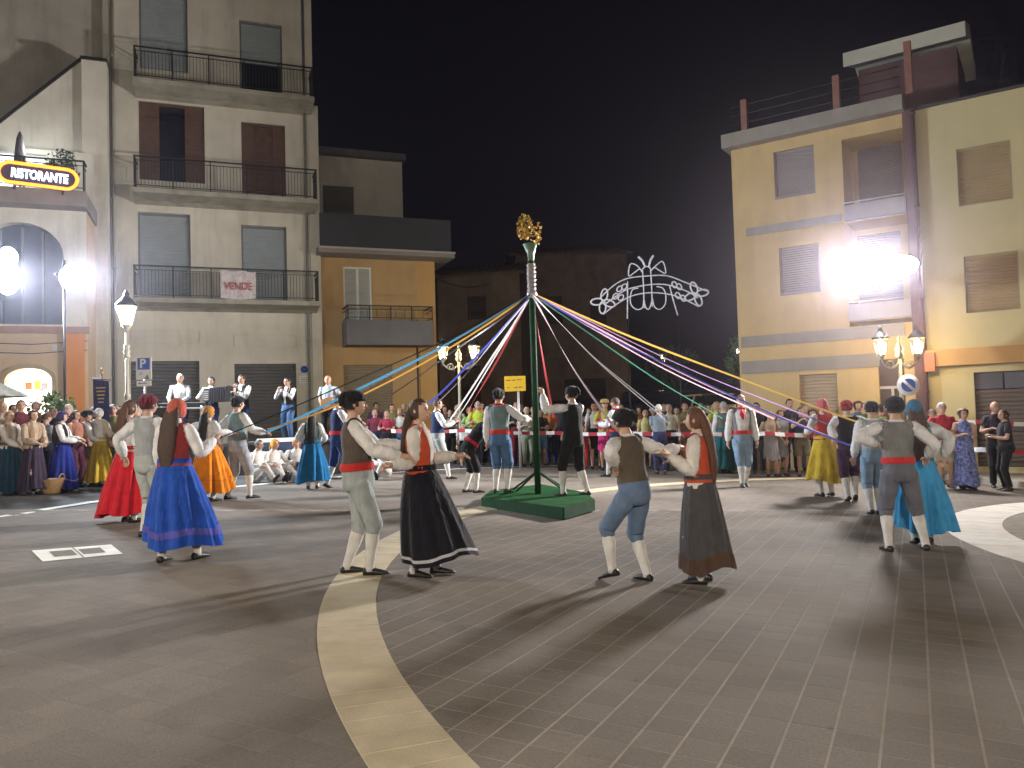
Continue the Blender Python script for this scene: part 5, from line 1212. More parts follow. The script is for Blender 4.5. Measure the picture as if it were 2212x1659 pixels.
def finish_bodies():
    dg = bpy.context.evaluated_depsgraph_get()
    for tmp, root, e, mats in BODIES:
        me = bpy.data.meshes.new_from_object(tmp.evaluated_get(dg), depsgraph=dg)
        mb = MB(); mb.v = [tuple(v.co) for v in me.vertices]; mb.f = [tuple(p.vertices) for p in me.polygons]; mb.m = [0] * len(mb.f); mb.sm = [True] * len(mb.f)
        off = len(mb.v); mb.v += e.v; mb.f += [tuple(i + off for i in f) for f in e.f]; mb.m += e.m; mb.sm += e.sm
        mb.build('body', mats, root)
        bpy.data.meshes.remove(me)
    for o, name, m_, parent, loc_, rot, sx in TEXTS:
        me = bpy.data.meshes.new_from_object(o.evaluated_get(dg), depsgraph=dg); me.materials.clear(); me.materials.append(m_)
        n_ = bpy.data.objects.new(name, me); link(n_, parent); n_.location = loc_; n_.rotation_euler = rot; n_.scale = (sx, 1, 1)
    for t_ in BODIES: bpy.data.objects.remove(t_[0])
    for t_ in TEXTS: bpy.data.objects.remove(t_[0])
# ------------------------------------------------------------------ who is there
WH = ('white', (.70, .70, .71)); WHW = ('offwhite', (.62, .59, .55)); RD = ('red', (.50, .035, .03)); RDO = ('redorange', (.46, .07, .03)); BK = ('black', (.013, .013, .015))
TEAL = ('teal_grey', (.15, .215, .225)); GRV = ('grey_vest', (.17, .185, .20)); BRV = ('brown_vest', (.10, .075, .065)); LBL = ('light_blue', (.21, .32, .43)); DEN = ('denim', (.07, .14, .27))
GRB = ('pale_grey', (.32, .34, .34)); NAV = ('navy', (.018, .03, .085)); HOSE = ('hose_white', (.62, .60, .57)); DRC = ('dark_red', (.13, .015, .022)); SAL = ('salmon', (.52, .12, .08))
def man(top=WH, vest=GRV, sash=RD, br=LBL, cap=BK, hair=('black', 'short'), skin=0, **k):
    d = dict(top=top, sleeve='puff', vest=vest, bottom=('breeches', *br), hose=HOSE, hair=hair, skin=skin)
    if sash: d['sash'] = sash
    if cap: d['cap'] = cap
    d.update(k); return d
def woman(sk, vest=RD, scarf=None, hair=('brown', 'long'), skin=2, top=WH, **k):
    s_ = dict(R=.21, hem=.085); s_.update(k.pop('skirt', {}))
    d = dict(top=top, sleeve='puff', vest=vest, bottom=('skirt', *sk), hose=HOSE, hair=hair, skin=skin, skirt=s_)
    if scarf: d['scarf'] = scarf
    d.update(k); return d
DG = 'folk dancers around the maypole'
# left trio
person('dancer in a bright red long skirt, behind the blue skirt on the left', 281, 1128, 862, 35, woman(('bright_red', (.55, .018, .03)), vest=WHW, hair=('auburn', 'long'), skirt=dict(R=.215, hem=.075, swing=(0, -.05))), rh=('px', 330, 980, .3), lh=(-.16, .12, .50), fem=True, hi=True, group=DG)
person('man with dark red cap and grey vest between the red and blue skirts', 322, 1160, 846, 25, man(vest=('pale_vest', (.32, .34, .35)), br=('pale_mint', (.40, .43, .41)), cap=DRC, sash=None), rh=(.17, .14, .52), lh=('px', 268, 985, .2), hi=True, group=DG)
person('dancer in a wide royal blue skirt with salmon headscarf and long brown hair', 378, 1208, 852, 12, woman(('royal_blue', (.018, .075, .40)), vest=('dusty_red', (.33, .045, .045)), scarf=SAL, hair=('brown', 'long'), skirt=dict(R=.225, hem=.11, swing=(.07, .0), trim=('blue_violet', (.09, .09, .38)), t0=.80, t1=.88, amp=.13)), rh=('px', 462, 950, .25), lh=(-.17, .15, .53), rp=(.2, -.6, -1), rf=(.14, .02, .0, 0), lf=(-.02, -.10, .0, 0), lean=4, fem=True, hi=True, group=DG, key='blue')
person('dancer in a bright orange pleated skirt with ochre headscarf', 452, 1082, 872, 28, woman(('orange', (.62, .20, .012)), vest=WHW, scarf=('ochre', (.42, .20, .05)), hair=('black', 'long'), skirt=dict(R=.235, hem=.10, swing=(.0, .03), pl=13, trim=('orange_dark', (.50, .15, .01)), t0=.74, t1=.77)), rh=('px', 500, 935, .0), lh=('px', 415, 935, -.1), fem=True, hi=True, group=DG, key='orange')
person('man in teal vest and pale grey breeches stretching his arm to the ribbons', 515, 1078, 852, 40, man(vest=TEAL, br=('grey_lilac', (.27, .28, .31)), sash=None), rh=('px', 572, 934, .1), lh=('px', 478, 960, .1), lf=(-.06, -.08, 0, 0), rf=(.07, .08, 0, 0), hi=True, group=DG, key='teal')
person('small dancer in a turquoise blue skirt seen from behind near the stage', 676, 1056, 886, 350, woman(('turquoise_blue', (.012, .13, .30)), vest=('dark_green', (.03, .06, .05)), hair=('black', 'long'), skirt=dict(R=.20, hem=.10)), rh=(.13, .15, .60), lh=(-.14, .14, .62), fem=True, group=DG, key='turq')
person('man in navy vest and navy breeches half hidden behind the front left dancer', 733, 1052, 852, 60, man(vest=NAV, br=('navy_blue', (.02, .045, .15)), cap=None, hair=('brown', 'short')), rh=(.12, .2, .68), lh=(-.13, .2, .66), rf=(.06, .1, 0, 0), lf=(-.06, -.12, .0, 20), group=DG, key='navy')
# front left couple
person('tall man in black cap, pale breeches and red sash in profile, front left', 778, 1240, 836, 78, man(top=('warm_white', (.68, .66, .65)), vest=BRV, br=('grey_green', (.34, .375, .375)), skin=0), rh=('px', 866, 985, -.2), lh=('px', 872, 962, .3), rp=(.3, -.4, -1), lp=(-.3, -.4, -1), lean=-3, rf=(.05, .05, 0, 0), lf=(-.05, -.07, 0, 0), hi=True, group=DG, key='F')
person('woman in black skirt with white hem pattern, red bodice and long curly hair', 915, 1243, 858, 100, woman(('ink_black', (.010, .010, .016)), vest=RDO, hair=('brown', 'curly'), top=WHW, skirt=dict(R=.24, hem=.10, swing=(.0, .10), trim=('lace', (.42, .42, .46)), t0=.925, t1=.955, amp=.07), open=.45), rh=('px', 846, 1005, -.2), lh=('px', 985, 985, .2), rp=(.1, -.3, -1), lp=(-.3, -.3, -1), lean=-2, lf=(-.05, .06, 0, 0), rf=(.05, -.04, 0, 0), look=(10, 0), fem=True, hi=True, group=DG, key='Gw')
# behind, left of the pole
person('dancer in black costume with red sash bending forward behind the platform', 1018, 1064, 905, 75, man(vest=BK, br=BK, sash=('crimson', (.40, .02, .05)), cap=BK, top=BK), rh=(.02, .30, .44), lh=(-.06, .28, .42), lean=38, H=1.66, rf=(.08, .04, 0, 0), lf=(-.08, -.05, 0, 0), group=DG, key='bend')
person('man in dark vest and white stockings stepping right behind the black skirt', 948, 1036, 860, 80, man(vest=NAV, br=('grey_green', (.34, .375, .375)), cap=None, hair=('brown', 'short'), sash=None), rh=(.1, .2, .7), lh=(-.1, .2, .72), rf=(.05, .12, 0, 0), lf=(-.05, -.13, .01, 15), group=DG, key='step')
# the two men on the platform
person('man in teal vest, red sash and denim blue breeches standing on the platform', 1083, 1087, 826, 22, man(vest=TEAL, br=DEN, neck=('red_kerchief', (.45, .03, .03)), open=.5), rh=('px', 1140, 905, .1), lh=('px', 1052, 972, .1), zo=.17, H=1.74, rf=(.05, .03, 0, 0), hi=True, group='men holding the maypole', key='J')
person('man in black vest and black breeches raising his left arm to the pole', 1243, 1094, 828, 318, man(vest=BK, br=BK, sash=None, open=.35), lh=('px', 1172, 852, .05), rh=(.12, .22, .56), lp=(-.3, -.2, -1), zo=.17, H=1.76, lf=(-.09, .06, 0, 0), rf=(.10, -.06, 0, 0), hi=True, group='men holding the maypole', key='K')
person('dancer in bright blue vest and navy breeches in profile right of the pole', 1336, 1030, 846, 305, man(vest=('blue_vest', (.06, .13, .36)), br=NAV, cap=None, hair=('brown', 'short'), neck=RD), rh=(.1, .2, .7), lh=(-.12, .18, .66), lf=(-.05, .12, 0, 0), rf=(.05, -.08, 0, 15), group=DG, key='Lm')
# front right couple
person('crouching man in black cap, brown vest and blue breeches, front centre right', 1372, 1256, 872, 318, man(vest=('umber_vest', (.10, .08, .06)), br=('steel_blue', (.12, .18, .28)), sash=None, top=('warm_white', (.68, .66, .65))), rh=('px', 1462, 968, .3), lh=('px', 1328, 1005, -.1), lp=(-1, -.6, -.2), crouch=.008, lean=9, lf=(-.09, .09, .03, 14), rf=(.06, -.04, 0, 0), hi=True, group=DG, key='M')
person('woman in dark skirt with brown hem and long auburn hair, front right', 1520, 1258, 878, 298, woman(('charcoal_skirt', (.062, .060, .062)), vest=RDO, hair=('auburn', 'long'), top=WHW, skirt=dict(R=.17, hem=.075, swing=(.0, -.03), trim=('brown_trim', (.075, .045, .03)), t0=.84, t1=.985, amp=.09)), lh=('px', 1445, 985, -.1), rh=('px', 1462, 1000, .3), lp=(0, -.4, -1), rp=(0, -.4, -1), fem=True, hi=True, group=DG, key='Nw')
# right side
person('man walking towards us in open grey vest, light blue breeches and red sash', 1607, 1050, 846, 183, man(vest=GRV, br=LBL, cap=None, hair=('auburn', 'short'), neck=('red_kerchief', (.45, .03, .03)), open=.75, top=('bright_white', (.68, .68, .68))), rh=(.15, -.02, .47), lh=(-.16, .0, .46), rf=(.03, .06, 0, 0), lf=(-.03, -.05, 0, 12), hi=True, group=DG, key='O')
person('dancer in a yellow skirt with red bodice and salmon headscarf seen from behind', 1786, 1072, 856, 355, woman(('lemon_yellow', (.62, .45, .045)), vest=('brick_red', (.42, .05, .045)), scarf=('rose', (.48, .12, .13)), skirt=dict(R=.20, hem=.155, pl=9, amp=.13), hair=('brown', 'short')), rh=('px', 1830, 945, -.1), lh=('px', 1742, 935, .1), fem=True, hi=True, group=DG, key='Py')
person('man in black vest and dark plum breeches with a dark red cap, seen from behind', 1838, 1081, 860, 12, man(vest=BK, br=('plum', (.055, .025, .06)), cap=('red_cap', (.28, .025, .025)), sash=None), rh=('px', 1880, 945, -.1), lh=('px', 1800, 948, -.3), lf=(-.03, -.04, 0, 18), rf=(.05, .02, .01, 14), hi=True, group=DG, key='Q')
person('man in grey vest with red sash and wide grey breeches, largest on the right', 1950, 1190, 850, 8, man(vest=('ash_vest', (.185, .19, .185)), br=('slate', (.13, .135, .165)), open=.3), rh=('px', 2005, 985, .1), lh=('px', 1892, 960, .1), lp=(-1, -.4, -.2), rf=(.15, .02, 0, 0), lf=(-.09, -.02, 0, 0), lean=3, hi=True, group=DG, key='R')
person('woman in sky blue skirt and blue headscarf partly behind the grey vest man', 1990, 1172, 856, 15, woman(('sky_blue', (.045, .27, .52)), vest=('teal_bodice', (.06, .17, .19)), scarf=('petrol', (.035, .15, .25)), hair=('brown', 'long'), skirt=dict(R=.19, hem=.10, swing=(.03, 0))), rh=('px', 2040, 985, -.1), lh=(-.16, .1, .5), lf=(-.05, -.06, 0, 15), fem=True, hi=True, group=DG, key='Sw')
person('man in pale blue breeches glimpsed left of the grey vest man', 1893, 1110, 862, 10, man(vest=('pale_vest', (.32, .34, .35)), br=LBL, sash=None), rh=(.14, .1, .5), lh=(-.14, .1, .5), rf=(.02, 0, 0, 0), lf=(-.05, -.04, 0, 12), group=DG, key='S2')
person('dancer in a dark teal skirt facing away behind the light blue breeches', 1568, 1020, 866, 20, woman(('deep_teal', (.012, .10, .105)), vest=('sage', (.12, .13, .11)), hair=('grey', 'short'), skirt=dict(R=.21, hem=.03)), fem=True, group=DG, key='T')

# musicians
SD = 19.6; SZ = .78; MG = 'musicians on the stage'
stg = tag(empty('stage', GD(555, 20.2)), 'low grey music stage in front of the garage doors', 'stage')
STG = mat('stage_board', (.11, .11, .105), .8, .2, 3, .2, 30)
part('deck', STG, stg, lambda b: b.box(-2.5, 2.3, -1.0, 1.5, SZ - .06, SZ - .012)); stg.rotation_euler = (0, 0, FA * .6)
part('skirt', mat('stage_cloth', (.05, .05, .048), .9), stg, lambda b: [b.loft([[V((-2.45 + 4.7 * k / 60, -.96 + .02 * math.sin(k * 1.3), z)) for k in range(61)] for z in (.0, SZ - .065)], 0, False, True, False)])
for x_ in (-2.3, -.1, 2.1): part('leg', STEEL, stg, lambda b: [b.tube([(x_, y_, -.2), (x_, y_, SZ - .06)], .03, 8) for y_ in (-.85, 1.35)])
def cas(top, bot, hair=('brown', 'short'), sl='short', skin=0, **k):
    d = dict(top=top, sleeve=sl, bottom=bot, hair=hair, skin=skin, tuck=.03); d.update(k); return d
person('white haired man in white open shirt playing at the keyboard on stage', 392, 0, 806, 170, cas(WH, ('trousers', *NAV), ('white', 'short'), 'long'), rh=(.10, .20, .60), lh=(-.08, .20, .60), D=SD, zo=SZ, group=MG)
person('accordion player in white shirt, second from the left on stage', 460, 0, 812, 180, cas(WH, ('trousers', *NAV), ('black', 'short'), 'long'), rh=(.15, .16, .68), lh=(-.16, .14, .64), D=SD, zo=SZ, group=MG)
person('clarinet player in dark vest before the dark garage door', 526, 0, 808, 190, man(vest=BK, br=NAV, cap=None, sash=None, hair=('brown', 'short')), rh=(.03, .17, .80), lh=(-.02, .20, .72), D=SD, zo=SZ, group=MG, key='clar')
person('flute player in white shirt and blue jeans on stage', 625, 0, 814, 200, cas(WH, ('trousers', 'jeans', (.07, .14, .27)), ('black', 'short'), 'long', vest=BK), rh=(.04, .17, .80), lh=(-.05, .16, .78), D=SD, zo=SZ, group=MG, key='flut')
person('bald guitar player in pale blue t-shirt at the right end of the stage', 713, 0, 810, 185, cas(('pale_blue', (.42, .50, .58)), ('trousers', *BK), ('grey', 'bald')), rh=(.06, .15, .57), lh=(-.16, .16, .64), D=SD, zo=SZ, group=MG, key='guit')
# instruments
SB = GD(420, SD)
kp = GD(398, SD - .45) + V((0, 0, SZ)); r = tag(empty('keyboard', kp, R(8)), 'dark stage keyboard on a pale tubular stand before the white haired man', 'keyboard')
part('case', BLACKP, r, lambda b: b.bevbox(-.55, .55, -.13, .15, .90, .98, .01))
part('keys', WHITEP, r, lambda b: [b.box(-.5 + k * .036, -.5 + k * .036 + .032, -.12 + .25 - .14, .14, .981, .988) for k in range(28)])
for sx in (-1, 1): part('stand_leg', STEEL, r, lambda b: b.tube([(sx * .5, -.2, .0), (sx * .5, -.2, .84), (sx * .46, -.18, .885), (sx * .40, .1, .885)], .02, 7))
part('stand_rail', STEEL, r, lambda b: b.tube([(-.5, -.2, .84), (.5, -.2, .84)], .022, 8))
ap = GD(463, SD - .26) + V((0, 0, SZ)); r = tag(empty('accordion', ap, R(4)), 'black piano accordion with open bellows held by the second musician', 'accordion')
part('keyboard_box', BLACKP, r, lambda b: b.bevbox(-.20, -.06, -.10, .10, 1.0, 1.34, .02))
part('bass_box', BLACKP, r, lambda b: b.obox((.42, 0, 1.20), V((.07, 0, -.02)), V((0, .11, 0)), V((.03, 0, .18))))
part('bellows', mat('bellows_cloth', (.03, .028, .035), .8), r, lambda b: b.loft([[V((-.06 + .42 * k / 20, y * (1 + .12 * (k % 2)), 1.17 + .02 * k / 20 + z * (1 + .10 * (k % 2)))) for y, z in ((-.10, -.17), (.10, -.17), (.10, .17), (-.10, .17))] for k in range(21)], 0, True, False))
part('grille', STEEL, r, lambda b: [b.box(-.19, -.08, -.112, -.102, 1.05 + q * .05, 1.08 + q * .05) for q in range(5)])
def tubeinst(name, label, cat, a, c, r0, r1, mat_):
    a, c = V(a), V(c); r = tag(empty(name, a), label, cat); d_ = c - a
    part('tube', mat_, r, lambda b: b.tube([d_ * t for t in (0, .1, .5, .85, .95, 1)], [r0 * .7, r0, r0, r0 * 1.1, r1 * .7, r1], 10))
    part('keywork', STEEL, r, lambda b: [b.ell(d_ * (.25 + .1 * q) + V((0, -r0, 0)), (.009, .009, .009), 6, 4) for q in range(6)])
h0 = P(527, 838, SD - .22); tubeinst('clarinet', 'black clarinet held to the lips before the dark garage door', 'clarinet', h0, h0 + V((.02, -.28, -.50)), .014, .035, BLACKP)
h0 = P(628, 832, SD - .2); tubeinst('flute', 'small pipe at the lips of the musician in jeans', 'flute', h0, h0 + V((-.06, -.12, -.28)), .011, .013, WOODB)
gp = GD(716, SD - .32) + V((0, 0, SZ + .98)); r = tag(empty('guitar', gp, 0), 'light wooden guitar held by the bald musician', 'guitar'); r.rotation_euler = (0, R(-18), 0)
GW = mat('guitar_wood', (.46, .22, .07), .4, .2, 8)
part('guitar_body', GW, r, lambda b: b.loft([[V(((.17 if math.cos(t) < 0 else .13) * math.cos(t) * 1.3, y, (.17 + .03 * math.cos(2 * t) - .03 * math.cos(t)) * math.sin(t))) for t in [2 * math.pi * k / 24 for k in range(24)]] for y in (-.045, .045)], 0, True, False))
part('neck', WOODB, r, lambda b: b.box(.16, .62, -.06, -.04, -.022, .022)); part('headstock', WOODB, r, lambda b: b.box(.62, .75, -.06, -.035, -.035, .035))
part('sound_hole', BLACKP, r, lambda b: b.tube([(.03, -.05, 0), (.03, -.046, 0)], .045, 16, ref=(1, 0, 0)))
p = GD(352, 18.4); r = tag(empty('loudspeaker', p), 'black loudspeaker box with a pale top edge left of the keyboard player', 'loudspeaker')
part('cabinet', BLACKP, r, lambda b: b.bevbox(-.22, .22, -.2, .2, .9, 1.63, .01)); part('top_edge', STEEL, r, lambda b: b.box(-.22, .22, -.21, .2, 1.632, 1.65))
part('grille', mat('speaker_grille', (.03, .03, .032), .7, .3, 80), r, lambda b: b.box(-.19, .19, -.212, -.202, .95, 1.58))
part('stand', METAL, r, lambda b: [b.tube([(0, 0, 0), (0, 0, .9)], .025, 8)] + [b.tube([(0, 0, .6), (.4 * math.cos(t), .4 * math.sin(t), 0)], .014, 6) for t in (0.3, 2.4, 4.5)])
p = GD(606, 18.3); r = tag(empty('folded_panel', p, R(20)), 'dark blue panel with a white border leaning before the stage', 'panel')
def lean_(b, m, x0, x1, s0, s1, o_):
    f = lambda x_, s_: (x_, -.25 + s_ * .55 + 0, .30 + s_ * .62 + o_)
    b.add([f(x0, s0), f(x1, s0), f(x1, s1), f(x0, s1)], [(0, 1, 2, 3)], m, False)
part('panel', mat('panel_navy', (.03, .04, .075), .5), r, lambda b: [b.loft([[V((x_, -.25 + s_ * .55, .30 + s_ * .62 - q)) for s_ in (0, 1) ] for x_ in (-.5, .5)] , 0, False, False, False) for q in (0.03,)] + [lean_(b, 0, -.5, .5, 0, 1, 0)])
part('border', WHITEP, r, lambda b: [lean_(b, 0, -.5, .5, .86, 1, .004), lean_(b, 0, -.5, -.40, 0, .86, .004)])
part('leg', STEEL, r, lambda b: [b.tube([(x_, .28, .85), (x_, .35, 0)], .015, 6) for x_ in (-.4, .4)] + [b.tube([(x_, -.22, .32), (x_, -.24, 0)], .015, 6) for x_ in (-.4, .4)])

# people sitting on the ground before the stage
SG = 'people sitting on the ground before the stage'
def sitter(label, x, d, hd, hat, **k):
    o_ = dict(top=WHW, sleeve='long', bottom=('trousers', 'sit_white', (.52, .50, .48)), hair=('brown', 'short'), skin=0)
    if hat: o_['scarf'] = hat
    person(label, x, 0, 0, hd, o_, seat=.085, H=1.68, D=d, rf=(.10, .36, .01, -50), lf=(-.10, .40, .0, -60), rh=(.16, .22, .22), lh=(-.16, .22, .22), lean=8, group=SG, **k)
sitter('person in white with a yellow headscarf sitting on the ground, legs stretched right', 588, 17.6, 125, ('saffron', (.55, .27, .03)))
sitter('person in white with an orange headscarf sitting behind the turquoise skirt', 642, 18.4, 165, ('amber', (.52, .20, .03)))
sitter('bare headed person in white sitting on the ground behind the grey breeches', 552, 17.2, 110, None)
sitter('person in white sitting on the ground behind the front left couple', 832, 18.6, 200, None)

# costumed group on the left
LG = 'people waiting in the left crowd'
person('woman with pale headscarf, cream blouse and dark teal skirt at the left edge', 20, 1068, 886, 110, woman(('petrol_skirt', (.012, .045, .075)), vest=('beige', (.36, .27, .17)), hair=('blond', 'short'), top=WHW, skirt=dict(R=.17, hem=.06)), rh=(.02, .18, .57), lh=(-.04, .18, .57), fem=True, group=LG)
person('woman in beige blouse and dark plum skirt with a white shoulder scarf', 72, 1068, 884, 120, woman(('dark_plum', (.035, .025, .045)), vest=('tan', (.34, .23, .15)), hair=('brown', 'bun'), top=('beige_blouse', (.42, .33, .24)), skirt=dict(R=.15, hem=.05)), rh=(.04, .16, .6), lh=(-.04, .17, .6), fem=True, group=LG)
person('woman with purple headscarf and long deep blue skirt in the left crowd', 134, 1062, 884, 80, woman(('deep_blue', (.014, .026, .20)), vest=BK, scarf=('violet', (.06, .045, .17)), hair=('black', 'long'), skirt=dict(R=.20, hem=.05, trim=('mauve', (.28, .18, .30)), t0=.80, t1=.82)), rh=(.05, .19, .62), lh=(-.03, .2, .64), fem=True, group=LG)
person('woman in cream blouse and mustard yellow skirt with her back to us, left crowd', 214, 1050, 880, 10, woman(('mustard', (.46, .31, .03)), vest=WHW, hair=('grey', 'bun'), top=('cream_blouse', (.46, .40, .30)), skirt=dict(R=.21, hem=.07)), rh=(.13, .13, .62), lh=(-.13, .13, .62), fem=True, group=LG)
person('woman in pink blouse and dark green skirt next to the mustard skirt', 258, 1046, 880, 300, woman(('bottle_green', (.012, .075, .055)), vest=('pink', (.44, .26, .26)), hair=('black', 'short'), top=('pale_pink', (.48, .36, .36)), skirt=dict(R=.15, hem=.06)), fem=True, group=LG)
for lab, x_, d_, yt_, of, hd_ in (
    ('bald man at the far left edge behind the cream blouse', 6, 16.6, 868, cas(('stone', (.32, .28, .22)), ('trousers', *NAV), ('grey', 'bald')), 120),
    ('dark haired man behind the dark plum skirt in the left crowd', 46, 16.4, 862, cas(('maroon', (.13, .03, .04)), ('trousers', *BK), ('black', 'short')), 140),
    ('person with chestnut hair left of the green shrub', 78, 16.8, 866, cas(('taupe', (.28, .21, .16)), ('trousers', *NAV), ('auburn', 'short')), 130),
    ('person with a blue rucksack between plum and blue skirts', 100, 15.6, 890, cas(('grey_shirt', (.25, .25, .26)), ('trousers', *BK), ('brown', 'short'), bag=('rucksack_blue', (.03, .08, .22))), 30),
    ('woman in rust blouse behind the purple headscarf', 164, 15.9, 885, cas(('rust', (.33, .15, .10)), ('trousers', 'wine', (.08, .02, .04)), ('brown', 'bun')), 110),
    ('man with black cap in the left crowd beside the blue skirt', 190, 16.2, 882, man(vest=('sand_vest', (.33, .26, .19)), br=('brown_breeches', (.14, .09, .07)), sash=None), 60),
    ('man with black cap and white shirt right of the blue standard', 284, 16.2, 884, man(vest=NAV, br=('pale_grey', (.32, .34, .34)), sash=None), 330),
    ('grey haired woman in cream below the blue standard', 236, 16.6, 886, cas(('ivory', (.48, .43, .34)), ('trousers', *NAV), ('white', 'curls'), fem=True), 150)):
    of.pop('fem', None); person(lab, x_, 0, yt_, hd_, of, D=d_, group=LG, rh=(.06, .16, .58), lh=(-.06, .16, .58))

